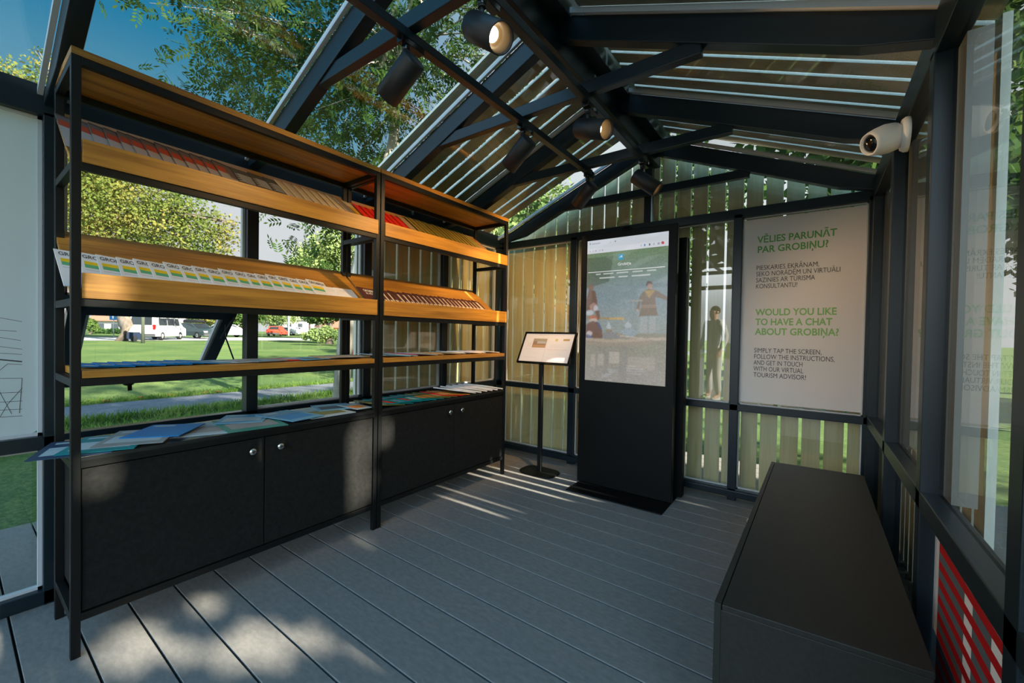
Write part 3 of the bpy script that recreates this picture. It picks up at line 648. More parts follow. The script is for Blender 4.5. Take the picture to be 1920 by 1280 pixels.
# browser bar, tile, menu
rec(0, 1, 0, .055, (.66, .70, .76)); rec(0, 1, .055, .094, (.72, .74, .79)); rec(.03, .045, .016, .028, (.05, .06, .1)); rec(.06, .17, .02, .027, (.45, .48, .55))
rec(.30, .31, .022, .03, (.3, .32, .4)); rec(.36, .375, .02, .03, (.25, .28, .35))
for xx in (.03, .07, .11, .16, .20): rec(xx, xx+.012, .068, .078, (.40, .43, .5))
for xx, cc in ((.68, (.5, .52, .6)), (.72, (.05, .25, .6)), (.78, (.15, .17, .25)), (.83, (.5, .5, .58)), (.88, (.4, .42, .5))): rec(xx, xx+.018, .066, .078, cc)
ell(.935, .071, .016, .0095, (.6, .08, .08), 1)
rec(.41, .475, .115, .153, (.02, .35, .60)); pol([(.425, .14), (.44, .13), (.46, .125), (.455, .138), (.44, .137)], (.75, .8, .85))
rec(.02, .97, .224, .228, (.85, .86, .86))
for xx, ww in ((.12, .07), (.22, .13), (.39, .15), (.59, .12), (.76, .11)): rec(xx, xx+ww, .240, .247, (.62, .66, .64), .8)
for xx, ww in ((.17, .2), (.42, .11), (.58, .22)): rec(xx, xx+ww, .268, .275, (.66, .70, .68), .8)
gx, gz = np.meshgrid(np.arange(NX+1)/NX, 1-np.arange(NY+1)/NY)
def picture(name, W_, H_, imgarr, org, ux, uz, mat, parent):
    ny, nx = imgarr.shape[:2]; X_, Z_ = np.meshgrid(np.arange(nx+1)/nx, 1-np.arange(ny+1)/ny)
    o, ux, uz = np.array(org), np.array(ux), np.array(uz)
    V = (o+X_.reshape(-1, 1)*W_*ux+Z_.reshape(-1, 1)*H_*uz)
    idx = np.arange((ny+1)*(nx+1)).reshape(ny+1, nx+1)
    Fq = np.stack([idx[1:, :-1], idx[1:, 1:], idx[:-1, 1:], idx[:-1, :-1]], -1).reshape(-1, 4)
    me = bpy.data.meshes.new(name); me.from_pydata(V.tolist(), [], Fq.tolist())
    at_ = me.color_attributes.new('picture', 'FLOAT_COLOR', 'CORNER')
    cols = np.repeat(np.concatenate([imgarr.reshape(-1, 3), np.ones((ny*nx, 1))], 1), 4, 0).astype(np.float32)
    at_.data.foreach_set('color', cols.ravel()); me.materials.append(mat); me.update()
    return link(name, me, parent)
scr = picture('screen', .612, 1.076, np.clip(img, 0, 1), (-1.435+1.12, -.0012, .810), (1, 0, 0), (0, 0, 1), vcol('screen_picture', .25, .78, .5, .3, base=.02), K)
tm = MB(); put_text(tm, 'Grobiņa', .030, (-1.135+1.12, -.0022, .810+1.076*(1-.193)), (1, 0, 0), (0, 0, 1), 0, .02, 1, 'CENTER')
build('page_title', tm, pbr('screen_white', (.1, .1, .1), .4, emit=(.8, .82, .8), emit_s=.7), scr)

# ------------------------------------------------------------------ sign stand
S_ = thing('sign_stand', 'slim black floor stand holding a framed information sheet', 'sign stand', (-1.83, 2.94, 0))
bp_ = MB(); n_ = 28; poly = []
for k in range(n_):
    t = 2*math.pi*k/n_; cx, cy = math.cos(t), math.sin(t)
    poly.append((math.copysign(abs(cx)**.6, cx)*.165, math.copysign(abs(cy)**.6, cy)*.115))
bp_.prism(poly, 2, 0.0005, .014); build('base', bp_, M['kioskm'], S_, bevel=.003)
build('pole', MB().box(-.019, .019, -.012, .012, .014, .93), M['shelfmetal'], S_, bevel=.004)
tl = math.radians(28); uz = Vector((0, math.sin(tl), math.cos(tl))); nz_ = Vector((0, -math.cos(tl), math.sin(tl)))
hw, hh = .252, .148; o0 = Vector((.02, -.03, .915))
def sg(x, v, n): return o0+Vector((x, 0, 0))+uz*v+nz_*n
pl = MB(); pl.hexa([sg(-hw, 0, -.012), sg(hw, 0, -.012), sg(hw, 2*hh, -.012), sg(-hw, 2*hh, -.012), sg(-hw, 0, 0), sg(hw, 0, 0), sg(hw, 2*hh, 0), sg(-hw, 2*hh, 0)])
build('panel', pl, M['kioskm'], S_)
fm = MB(); q = .014
for (x0, x1, v0, v1) in ((-hw, hw, 0, q), (-hw, hw, 2*hh-q, 2*hh), (-hw, -hw+q, q, 2*hh-q), (hw-q, hw, q, 2*hh-q)):
    fm.hexa([sg(x0, v0, 0), sg(x1, v0, 0), sg(x1, v1, 0), sg(x0, v1, 0), sg(x0, v0, .01), sg(x1, v0, .01), sg(x1, v1, .01), sg(x0, v1, .01)])
build('frame', fm, M['black'], S_, bevel=.002)
si = np.ones((62, 104, 3))*np.array((.70, .66, .66)); u, v_ = np.meshgrid((np.arange(104)+.5)/104, (np.arange(62)+.5)/62); img = si
rec(.27, .80, .05, .065, (.55, .45, .47)); rec(.19, .47, .17, .50, (.30, .19, .12)); rec(.20, .46, .18, .27, (.34, .30, .22)); rec(.28, .46, .27, .36, (.42, .40, .38)); rec(.20, .46, .40, .48, (.45, .27, .14))
rec(.64, .69, .17, .25, (.60, .45, .15)); rec(.80, .92, .17, .24, (.42, .28, .10)); rec(.52, .92, .55, .57, (.62, .48, .48)); rec(.485, .49, .1, .95, (.60, .55, .58)); rec(.93, .935, .15, .92, (.65, .52, .48)); rec(.08, .48, .55, .56, (.62, .56, .58))
for r in range(6): rec(.56, .80+.02*(r % 3), .30+.035*r, .31+.035*r, (.58, .55, .60), .5); rec(.10, .40-.03*(r % 2), .62+.045*r, .63+.045*r, (.60, .58, .62), .5); rec(.56, .86-.04*(r % 2), .62+.045*r, .63+.045*r, (.62, .58, .6), .5); rec(.09, .16, .30+.03*r, .31+.03*r, (.65, .5, .45), .6)
e0 = sg(-hw+q, q, .0012)
picture('information_sheet', 2*(hw-q), 2*(hh-q), np.clip(img, 0, 1), tuple(e0), (1, 0, 0), tuple(uz), vcol('sheet_print', .5), S_)

# ------------------------------------------------------------------ posters and films on the glass
P1 = thing('wall_poster', 'white frosted poster with green and grey lettering on the back window', 'poster', (-.08, 3.338, 1.345))
def rrect(x0, x1, z0, z1, r, n=6):
    pts = []
    for cx, cz, a0 in ((x1-r, z1-r, 0), (x0+r, z1-r, 90), (x0+r, z0+r, 180), (x1-r, z0+r, 270)):
        for k in range(n+1): t = math.radians(a0+90*k/n); pts.append((cx+r*math.cos(t), cz+r*math.sin(t)))
    return pts
pm = MB().prism(rrect(-.341, .338, -.638, .640, .012), 1, -.0006, .0006); build('sheet', pm, M['film'], P1)
def para(name, lines, x, z, cap, bold, mat, gap):
    mb = MB()
    for i, (s, wd) in enumerate(lines): put_text(mb, s, cap, (x+.08, -.0016, z-gap*i-1.345), (1, 0, 0), (0, 0, 1), 0, bold, 1.2, 'LEFT', wd)
    return build(name, mb, mat, P1)
para('heading', [('VĒLIES PARUNĀT', .437), ('PAR GROBIŅU?', .391)], -.329, 1.818, .064, .022, M['ink_g'], .068)
para('paragraph', [('PIESKARIES EKRĀNAM,', .350), ('SEKO NORĀDĒM UN VIRTUĀLI', .460), ('SAZINIES AR TŪRISMA', .332), ('KONSULTANTU!', .236)], -.333, 1.630, .045, 0, M['ink_k'], .0425)
para('heading', [('WOULD YOU LIKE', .447), ('TO HAVE A CHAT', .425), ('ABOUT GROBIŅA?', .461)], -.329, 1.316, .064, .022, M['ink_lg'], .067)
para('paragraph', [('SIMPLY TAP THE SCREEN,', .378), ('FOLLOW THE INSTRUCTIONS,', .444), ('AND GET IN TOUCH', .28), ('WITH OUR VIRTUAL', .285), ('TOURISM ADVISOR!', .30)], -.333, 1.058, .045, 0, M['ink_k'], .0425)

P2 = thing('window_poster', 'frosted window poster with a thin line drawing beside the display shelf', 'poster', (-2.578, -.10, 1.37))
build('sheet', MB().prism(rrect(-.33, .345, -.66, .655, .05), 0, -.0006, .0006), M['filml'], P2)
ln = MB()
def L_(pts, w=.0016): 
    for a, b in zip(pts[:-1], pts[1:]): ln.bar((.0012, a[0]+.10, a[1]-1.37), (.0012, b[0]+.10, b[1]-1.37), w, .0008, (1, 0, 0))
for a, b, c_, d in ((.05, 1.20, .187, 1.168), (.02, 1.14, .173, 1.129), (.02, 1.13, .184, 1.092), (-.02, 1.10, .187, 1.057), (-.02, 1.06, .187, 1.036), (-.05, .955, .187, .94), (-.05, .893, .187, .884), (-.05, .855, .187, .848), (-.05, .83, .187, .815), (-.05, .80, .187, .788), (.05, 1.20, .04, .80)):
    L_([(a, b), (c_, d)])
L_([(-.05, 1.05), (.187, 1.007)], .005); L_([(.187, .94), (.18, .80)]); L_([(.11, .95), (.15, 1.0), (.187, .995)]); L_([(.187, .90), (.15, .84), (.13, .79)]); L_([(.12, .95), (.13, .89), (.16, .80)])
L_([(-.3, 1.1), (-.1, 1.15), (.02, 1.14)]); L_([(-.3, .9), (.0, .88)])
build('drawing', ln, M['ink_k'], P2)
cp = MB(); put_text(cp, 'rters dati', .024, (.0014, .06, 1.253-1.37), (0, 1, 0), (0, 0, 1), 0, 0, 1, 'LEFT', .10); build('caption', cp, M['ink_k'], P2)

P3 = thing('pattern_panel', 'red, white and grey woven-pattern panel in the lower right window', 'panel', (.307, 1.37, .35))
sh = MB().box(-.001, .001, -.315, .355, -.285, .287); build('sheet', sh, c('panel_white', (.55, .58, .60)), P3)
pr = MB(); CR, CG, CWm = c('panel_red', (.42, .012, .015)), c('panel_grey', (.10, .13, .14)), c('panel_pale', (.72, .74, .74))
nr, ncol = 23, 10
for r in range(nr):
    for q_ in range(ncol):
        y0_ = -.310+.61*q_/ncol; z0_ = -.28+.56*r/nr
        mi = 0 if r % 2 == 0 else (2 if (q_ in (2, 5) and r % 4 in (1, 3)) else 1)
        pr.quad([(-.0016, y0_, z0_), (-.0016, y0_, z0_+.56/nr), (-.0016, y0_+.61/ncol, z0_+.56/nr), (-.0016, y0_+.61/ncol, z0_)], mi)
build('pattern', pr, [CR, CG, CWm], P3)

# ------------------------------------------------------------------ bench chest
B_ = thing('storage_bench', 'low charcoal bench chest along the right wall', 'bench', (.02, 2.1, 0))
def bq(x, y): return (x-.02, y-2.1)
cor = [bq(-.204, 1.255), bq(.236, 1.285), bq(.240, 2.94), bq(-.184, 2.915)]
def inset(p, d): 
    cx = sum(a[0] for a in p)/4; cy = sum(a[1] for a in p)/4
    return [(a[0]-math.copysign(d, a[0]-cx), a[1]-math.copysign(d, a[1]-cy)) for a in p]
build('body', MB().prism(inset(cor, .002), 2, .001, .404), M['benchm'], B_, bevel=.002)
build('front_panel', MB().hexa([(*cor[0], .001), (cor[0][0]+.017, cor[0][1], .001), (cor[3][0]+.017, cor[3][1], .001), (*cor[3], .001), (*cor[0], .421), (cor[0][0]+.017, cor[0][1], .421), (cor[3][0]+.017, cor[3][1], .421), (*cor[3], .421)]), M['benchm'], B_, bevel=.0015)
lid = [(cor[0][0]+.019, cor[0][1]), cor[1], cor[2], (cor[3][0]+.019, cor[3][1])]
build('lid', MB().prism(lid, 2, .405, .421), M['benchm'], B_, bevel=.002)
build('knob', MB().lathe([(.004, 0), (.006, .012), (.015, .014), (.016, .02), (.014, .027), (.0, .028)], (cor[0][0]+.008, .02, .33), (-1, 0, 0), 18), M['steel'], B_)

# ------------------------------------------------------------------ security camera
SCM = thing('security_camera', 'white dome security camera high on the right wall', 'camera', (.27, 2.12, 1.925))
build('mount', MB().lathe([(0, 0), (.062, 0), (.062, .012), (.055, .022), (.0, .022)], (0, 0, 0), (-1, 0, 0), 24), M['white'], SCM)
ax = Vector((-.75, -.50, -.30)).normalized()
build('housing', MB().lathe([(0, -.035), (.035, -.03), (.05, -.01), (.054, .02), (.050, .05), (.044, .075), (.040, .085), (.036, .085), (.034, .07), (0, .07)], Vector((-.05, 0, 0)), ax, 24), M['white'], SCM)
build('lens', MB().lathe([(.0345, .071), (.030, .080), (.018, .086), (0, .088)], Vector((-.05, 0, 0)), ax, 20), M['black'], SCM)

# ------------------------------------------------------------------ light tracks and spotlights
TX = {'left': -1.238, 'right': -.872}
for side, x in TX.items():
    t = thing('light_track', 'black ceiling light track, the %s of the two' % ('one nearer the shelves' if side == 'left' else 'one under the ridge beam'), 'light track', (x, 1.2, 2.24), 'ceiling light tracks')
    build('rail', MB().box(-.018, .018, -2.2, 1.36, -.012, .022), M['frame'], t, bevel=.002)
    build('end_cap', MB().lathe([(0, 0), (.02, 0), (.02, .02), (.014, .05), (0, .055)], (0, 1.36, .004), (0, 1, 0), 14), M['black'], t)
def spot(x, y, d, label, lit):
    t = thing('track_spotlight', label, 'spotlight', (x, y, 2.228), 'black track spotlights'); d = Vector(d).normalized()
    build('adapter', MB().box(-.016, .016, -.03, .075, -.022, .0).tube([(0, 0, -.02), (0, 0, -.04)], .014, 12), M['black'], t, bevel=.002)
    build('stem', MB().tube([(0, 0, -.036), (0, 0, -.085)], .0085, 10).tube([(0, 0, -.04), (0, 0, -.047)], .013, 12), M['steel'] if False else M['lampbody'], t)
    cpt = Vector((0, 0, -.115)) + d*.035
    R_ = .045; L0, L1 = -.09, .085
    build('housing', MB().lathe([(0, L0), (R_*.93, L0), (R_, L0+.006), (R_, L1), (R_-.004, L1), (R_-.004, L1-.030)], cpt, d, 28), M['lampbody'], t)
    build('reflector', MB().lathe([(R_-.0045, L1-.012), (R_-.009, L1-.018), (R_-.012, L1-.045), (.021, L1-.052)], cpt, d, 28), M['lampring'], t)
    build('lens', MB().lathe([(.0215, L1-.052), (.015, L1-.047), (0, L1-.045)], cpt, d, 24), M['lens'], t)
    if lit:
        ld = bpy.data.lights.new('spotlight_beam', 'SPOT'); lo = bpy.data.objects.new('spotlight_beam', ld); COL.objects.link(lo)
        ld.energy = lit; ld.color = (1.0, .62, .28); ld.spot_size = math.radians(100); ld.spot_blend = .8; ld.shadow_soft_size = .02
        lo.location = Vector((x, y, 2.228))+cpt+d*(L1-.03); lo.rotation_euler = (-d).to_track_quat('Z', 'Y').to_euler()
LPW = 15
for k, y in enumerate((1.005, 1.765, 2.525)):
    pos = ('nearest', 'middle', 'farthest')[k]
    spot(TX['left'], y, ((-.84, -.04, -.54), (-.82, .10, -.56), (-.78, .30, -.55))[k], 'black spotlight aimed at the shelves, %s on the track nearer the shelves' % pos, (13, 42, 74)[k])
    spot(TX['right'], y, ((.82, -.15, -.65), (.80, -.20, -.32), (.78, .12, -.62))[k], 'black spotlight turned away from the shelves, %s on the track under the ridge' % pos, (12, 22, 32)[k])

# ------------------------------------------------------------------ ground outside
def gz_(x, y):
    r = max(0.0, -x-10); return -.12+.0106*min(r, 35)+.005*max(0, min(r-35, 60))
gm = MB(); xs = [-220, -150, -100, -80, -60, -50, -44, -38, -30, -24, -18, -14, -10, -6, -3.7, -1, 1.4, 4, 8, 14, 22, 40, 80, 150]; yv = [-120, -80, -50, -30, -20, -12, -8, -4, 0, 4, 8, 12, 18, 25, 35, 50, 80, 130, 200]
b0 = 0
for y in yv:
    for x in xs: gm.v.append((x, y, gz_(x, y)))
nxs = len(xs)
for j in range(len(yv)-1):
    for i in range(nxs-1): gm.f.append((j*nxs+i, j*nxs+i+1, (j+1)*nxs+i+1, (j+1)*nxs+i)); gm.m.append(0); gm.sm.append(True)
struct(build('ground', gm, M['lawn']))
pt = MB()
xsN = lambda y: -7.62; xsF = lambda y: -9.45
for y in range(-40, 60, 4):
    pt.box(xsF(y), xsN(y), y, y+4.0, -.13, -.105)
struct(build('path', pt, M['path']))
struct(build('terrace', MB().box(-9, 6, -22, -3.0, -.13, -.10), pbr('grey_paving', (.19, .18, .175), .85)))
rd = MB()
for y in range(-120, 200, 10): rd.quad([(-52, y, gz_(-52, 0)+.02), (-41, y, gz_(-41, 0)+.02), (-41, y+10, gz_(-41, 0)+.02), (-52, y+10, gz_(-52, 0)+.02)])
struct(build('road', rd, M['road']))

def quads_obj(name, C_, U_, V_, mat, parent=None):
    """diamond leaves: centres, half axes"""
    n = len(C_); P = np.stack([C_-U_, C_-V_*1.0, C_+U_, C_+V_*1.0], 1).reshape(-1, 3)
    me = bpy.data.meshes.new(name); me.vertices.add(4*n); me.vertices.foreach_set('co', P.astype(np.float32).ravel())
    me.loops.add(4*n); me.loops.foreach_set('vertex_index', np.arange(4*n, dtype=np.int32)); me.polygons.add(n)
    me.polygons.foreach_set('loop_start', np.arange(0, 4*n, 4, dtype=np.int32)); me.polygons.foreach_set('loop_total', np.full(n, 4, np.int32))
    me.materials.append(mat); me.update(calc_edges=True); me.validate()
    return link(name, me, parent)
def rand_axes(n, L, Wd, up=0.0):
    d = RNG.normal(size=(n, 3)); d[:, 2] += up; d /= np.linalg.norm(d, axis=1)[:, None]
    e = RNG.normal(size=(n, 3)); e -= (e*d).sum(1)[:, None]*d; e /= np.linalg.norm(e, axis=1)[:, None]
    l = L*RNG.uniform(.6, 1.2, n)[:, None]
    return d*l, e*l*Wd
# grass blades along the path edges and by the deck
n = 26000
gx_ = np.concatenate([RNG.uniform(-7.7, -6.15, n//2), RNG.normal(-7.62, .10, n//4), -9.42-np.abs(RNG.normal(0, .25, n-n//2-n//4))]); gy_ = RNG.uniform(-1.5, 9, n)
h_ = RNG.uniform(.03, .10, n)*(1+.7*(np.abs(gx_+7.62) < .2)); V_ = np.zeros((n, 3)); V_[:, 2] = h_/2; V_[:, :2] = RNG.normal(0, .025, (n, 2))
U_ = np.zeros((n, 3)); an = RNG.uniform(0, 6.28, n); U_[:, 0] = np.cos(an)*.005; U_[:, 1] = np.sin(an)*.005
g = quads_obj('grass', np.stack([gx_, gy_, -.115+h_/2], 1), U_, V_, M['blade']); tag(g, 'short green grass growing along both edges of the path', 'grass', kind='stuff')

# ------------------------------------------------------------------ trees
def tree(name, label, trunk_pts, trunk_r, clumps, mat, barkm, leaf, ntot, group=None, wd=.55, keep=None, up=0.0, branches=True, shell=.5):
    """clumps: (centre, rx, ry, rz, weight)"""
    t = thing(name, label, 'tree', tuple(Vector(trunk_pts[0])), group); base = Vector(trunk_pts[0])
    mb = MB(); k = len(trunk_pts); mb.tube([Vector(p)-base for p in trunk_pts], [trunk_r*(1-.55*i/(k-1)) for i in range(k)], 10)
    if branches:
        for cl in clumps:
            c_ = Vector(cl[0]); j = min(range(k), key=lambda i: (Vector(trunk_pts[i])-c_).length + (2 if i == 0 else 0)*5)
            s0 = Vector(trunk_pts[j]); m_ = (s0+c_)/2+Vector((0, 0, .12*(c_-s0).length))
            r0 = trunk_r*.38; mb.tube([s0-base, m_-base, c_-base], [r0, r0*.6, r0*.25], 7)
            for _ in range(4):
                e_ = c_+Vector((random.uniform(-1, 1)*cl[1], random.uniform(-1, 1)*cl[2], random.uniform(-.6, 1)*cl[3]))*.8
                mb.tube([m_-base, (m_*.4+e_*.6)-base+Vector((0, 0, .1)), e_-base], [r0*.4, r0*.25, r0*.08], 5)
    build('trunk', mb, barkm, t)
    w = np.array([cl[4] if len(cl) > 4 else cl[1]*cl[2]*cl[3] for cl in clumps], float); w /= w.sum()
    ids = RNG.choice(len(clumps), ntot, p=w)
    cen = np.array([list(cl[0]) for cl in clumps]); rad = np.array([[cl[1], cl[2], cl[3]] for cl in clumps])
    d = RNG.normal(size=(ntot, 3)); d /= np.linalg.norm(d, axis=1)[:, None]; rr = RNG.uniform(0, 1, ntot)**shell
    P = cen[ids]+d*rr[:, None]*rad[ids]
    if keep is not None: P = P[keep(P)]
    U__, V__ = rand_axes(len(P), leaf/2, wd, up)
    quads_obj('foliage', P-np.array(base), U__, V__, mat, t)
    return t
# the big maple across the lawn
zt = 30.0
def cl_(px, py, r, zc=zt, k=1.0, sq=.9): 
    c_ = at(px, py, zc); R_ = r*zc/F_PX; return (c_, R_*k, R_*k, R_*sq)
mb_ = at(229, 638, zt); mb_.z = gz_(mb_.x, mb_.y)-.1; tp_ = at(222, 545, zt)
tree('maple_tree', 'big maple tree turning yellow across the lawn behind the parked van', [mb_, at(236, 610, zt), at(226, 575, zt), tp_, at(200, 430, zt), at(150, 300, zt)], .45,
     [cl_(250, 400, 85), cl_(340, 425, 75), cl_(410, 440, 48), cl_(170, 430, 95), cl_(60, 330, 110), cl_(40, 230, 90), cl_(70, 170, 62), cl_(140, 300, 100), cl_(-60, 300, 110), cl_(290, 470, 55), cl_(200, 340, 80), cl_(380, 480, 50), cl_(10, 150, 40), cl_(85, 110, 22), cl_(250, 490, 50), cl_(440, 420, 20), cl_(330, 375, 50), cl_(-20, 450, 110)],
     M['maple'], M['bark'], .23, 62000, wd=.7)
# ash with pinnate leaves over the roof
def ash_tree():
    zc = 6.5; base = on_x(735, 640, -6.2); base = Vector((-5.9, 3.6, -.12))
    tops = [base, Vector((-5.75, 3.65, 1.6)), at(738, 268, zc), at(742, 200, zc+.1), at(760, 110, zc+.2), at(800, -40, zc+.4)]
    t = thing('ash_tree', 'tall ash tree with feathery dark leaves hanging over the glass roof', 'tree', tuple(base))
    mb = MB(); mb.tube([p-base for p in tops], [.13, .115, .085, .07, .05, .03], 10)
    cent = []
    for px, py, zc_ in ((420, 60, 6.2), (500, 100, 6.5), (430, 160, 6.6), (560, 180, 6.4), (640, 120, 6.0), (600, 40, 5.6), (700, 200, 6.4), (820, 150, 6.2), (900, 60, 6.0), (700, 40, 5.6), (800, 240, 6.8), (470, 210, 6.8), (560, 250, 6.8), (640, 270, 6.9),
                        (400, 10, 5.8), (950, 160, 6.4), (520, -60, 5.4), (660, -100, 5.2), (820, -80, 5.2), (1000, 20, 5.6), (640, 455, 7.4), (600, 425, 7.0), (655, 500, 7.2), (720, 300, 6.8), (880, 260, 7.0), (1000, 240, 6.8), (1100, 120, 6.2), (750, 130, 5.6), (860, 0, 5.4), (660, 200, 6.0), (560, 120, 6.0), (480, 40, 5.8), (760, 60, 6.2)):
        cent.append(at(px, py, zc_))
    for c_ in cent:
        s0 = tops[3] if c_.z < 4.2 else tops[4]
        if c_.z < 2.9: s0 = tops[2]
        m_ = (s0+c_)/2+Vector((random.uniform(-.15, .15), random.uniform(-.15, .15), .15))
        mb.tube([s0-base, m_-base, c_-base], [.022, .014, .006], 6)
        for _ in range(4):
            e_ = c_+Vector((random.uniform(-.6, .6), random.uniform(-.6, .6), random.uniform(-.4, .4)))
            mb.tube([m_*.3+c_*.7-base, e_-base], [.007, .003], 5)
    build('trunk', mb, M['barkw'], t)
    Cs, Us, Vs = [], [], []
    for c_ in cent:
        low = c_.z < 2.9
        nl = 24 if low else 105
        for _ in range(nl):
            sd = .28 if low else .42
            p = np.array(c_)+RNG.normal(0, sd, 3)*np.array([1, 1, .75])
            if p[2] < zr(max(XL-.2, min(XR, p[0])), .35) and p[0] > XL-.35: continue
            d = RNG.normal(size=3); d[2] -= .6; d /= np.linalg.norm(d); s = np.cross(d, RNG.normal(size=3)); s /= np.linalg.norm(s)
            LL = RNG.uniform(.16, .26)
            for q_ in range(5):
                for sg_ in ((-1, 1) if q_ < 4 else (0,)):
                    a_ = p+d*LL*(q_+1)/5; ax_ = (s*sg_*.8+d*.6) if sg_ else d; ax_ /= np.linalg.norm(ax_); l = .044*RNG.uniform(.8, 1.2)
                    o_ = np.cross(ax_, np.cross(d, s)); o_ /= np.linalg.norm(o_)+1e-9
                    Cs.append(a_+ax_*l); Us.append(ax_*l); Vs.append(o_*l*.36)
    quads_obj('foliage', np.array(Cs)-np.array(base), np.array(Us), np.array(Vs), M['ash'], t)
ash_tree()
# shade tree on the sunny side; gaps in its crown let the sun through
holes = []
for y, z, r in ((1.33, .505, .10), (1.40, .575, .09), (1.32, .425, .09), (1.39, .46, .10), (1.145, .445, .075), (1.15, .315, .075), (1.18, .285, .07), (1.35, .235, .08), (1.41, .275, .075), (1.54, .55, .08), (.93, .61, .055), (.33, .62, .05)): holes.append((-2.04, y, z, r))
for y, z, r in ((.317, 1.297, .05), (.372, 1.293, .04), (.99, 1.777, .015)): holes.append((-2.03, y, z, r))
for x, y, r in ((-1.96, 1.366, .07), (-2.0, 1.17, .05), (-1.49, .81, .09), (-1.57, .76, .09), (-1.60, .69, .09), (-1.53, .70, .07), (-.85, 1.12, .06), (-.82, 1.16, .05), (-1.678, .622, .09), (-2.026, .636, .06), (-1.71, .686, .07), (-1.645, .585, .09), (-1.94, .36, .12), (-2.0, .45, .08), (-2.0, .2, .09), (-2.42, .13, .12), (-2.75, .05, .12), (-1.8, .5, .07), (-1.87, 1.68, .06),
                (-1.90, 2.647, .3), (-1.70, 2.656, .25), (-1.89, 2.43, .3), (-1.92, 2.28, .25), (-2.1, 2.32, .16), (-1.82, 2.15, .2), (-1.89, 2.82, .2), (-1.67, 2.88, .2), (-1.31, 2.77, .12), (-.60, 3.17, .06), (-.64, 3.02, .06), (-1.70, 1.69, .08), (-1.70, 3.15, .2), (-1.5, 2.5, .1), (-1.25, .9, .05)): holes.append((x, y, 0, r*(.55 if y < 2 else .8)))
for x, y, z, r in ((-2.6, 2.9, 1.2, .5), (-2.6, 3.1, .5, .4), (-2.68, 2.2, 1.9, .2), (-1.2, -2.3, 1.0, 1.6), (-13, 3, -.1, .7), (-16, 5, -.1, .6), (.5, 6.5, -.1, .8), (.3, 4.4, .4, .5), (1.5, 8, 0, .8)): holes.append((x, y, z, r))
HP = np.array([h[:3] for h in holes]); HR = np.array([h[3] for h in holes]); Sd = np.array(SUN)
def keep_shade(P):
    ok = np.ones(len(P), bool)
    for h, r in zip(HP, HR):
        dlt = P-h; t_ = dlt@Sd; ok &= np.linalg.norm(dlt-t_[:, None]*Sd, axis=1) > r*.85+.03
    return ok
cs = Vector((-1.0, 1.2, 1.0))+SUN*8.2
tree('shade_tree', 'leafy tree outside on the sunny right side, shading the pavilion', [Vector((cs.x+.6, cs.y-.3, -.12)), Vector((cs.x+.4, cs.y-.2, 1.5)), Vector((cs.x+.1, cs.y, 3.5)), cs+Vector((0, 0, 2.0))], .24,
     [(cs, 2.6, 3.2, 2.3, 5), (cs+Vector((.5, 2.2, -.6)), 2.0, 1.8, 1.8, 2), (cs+Vector((.3, -2.6, -.3)), 2.0, 2.1, 2.3, 3), (cs+Vector((-.2, .3, -1.7)), 2.0, 2.6, 1.3, 2.4), (cs+Vector((.2, 0, 1.9)), 2.0, 2.3, 1.4, 2), (cs+Vector((1.0, .3, 0)), 2.2, 2.8, 2.4, 2.5)],
     M['linden'], M['bark'], .12, 95000, wd=.8, keep=keep_shade, branches=False, shell=.4)
# trees seen beyond the right-hand glass and behind the slats
for i, (x, y, h, r, lb, m_) in enumerate(((5.0, 16, 9, 2.2, 'leafy tree on the lawn seen through the right-hand window', 'dark'), (-4.6, 18, 10, 2.4, 'green tree behind the slatted back wall, left of the kiosk', 'dark'),
                                     (2.2, 22, 11, 2.4, 'green tree behind the slatted back wall, above the wall poster', 'dark'), (-9.6, 14, 8, 2.2, 'green tree behind the slatted corner beyond the far shelf end', 'pale'), (9.5, 12, 8, 2.6, 'yellowish tree at the right edge beyond the window', 'maple'), (0.8, 9.5, 10.5, 2.6, 'tall dark tree just beyond the back wall slats, right of the kiosk', 'dark'), (17, 2.5, 19, 4.0, 'tall tree on the sunny side behind the nearer shade tree', 'linden'), (-13.5, 21, 10, 3.3, 'tall green tree far behind the slatted left wall', 'dark'))):
    b_ = Vector((x, y, -.12)); tree('lawn_tree', lb, [b_, b_+Vector((.1, 0, h*.3)), b_+Vector((0, .1, h*.6)), b_+Vector((0, 0, h*.85))], .22, [(b_+Vector((random.uniform(-.5, .5)*r, random.uniform(-.5, .5)*r, h*f)), r*k_, r*k_, r*.7) for f, k_ in ((.38, .75), (.5, .95), (.6, 1.0), (.72, .9), (.85, .6), (.55, .8))], M[m_], M['bark'], .26, 7000, wd=.7, group='trees round the lawn', keep=keep_shade)
def gat(px, py, zc):
    p = at(px, py, zc); p.z = gz_(p.x, p.y); return p
def bg_tree(px, pyb, zc, cl, label, mat, leaf, n, name='park_tree', tr=.25, barkm=None, group='trees across the park'):
    b_ = gat(px, pyb, zc); return tree(name, label, [b_, at(px+1, (pyb*2+cl[0][1])/3, zc), at(cl[0][0], cl[0][1], zc)], tr, [cl_(a_, b2, r_, zc) for a_, b2, r_ in cl], mat, barkm or M['bark'], leaf, n, group)
bg_tree(618, 634, 34, [(612, 578, 34), (640, 560, 34), (590, 595, 16), (660, 575, 30)], 'dark green tree above the shrub in front of the orange house', M['dark'], .35, 5000, tr=.34)
bg_tree(600, 630, 46, [(600, 490, 42), (570, 505, 34), (632, 470, 48), (565, 470, 18), (650, 520, 45), (585, 450, 14), (560, 500, 22)], 'pale green tree under the bright sky in the middle window', M['pale'], .4, 8000)
bg_tree(508, 628, 72, [(505, 592, 24), (520, 600, 16), (540, 588, 24)], 'round green tree left of the red car', M['pale'], .4, 3500)
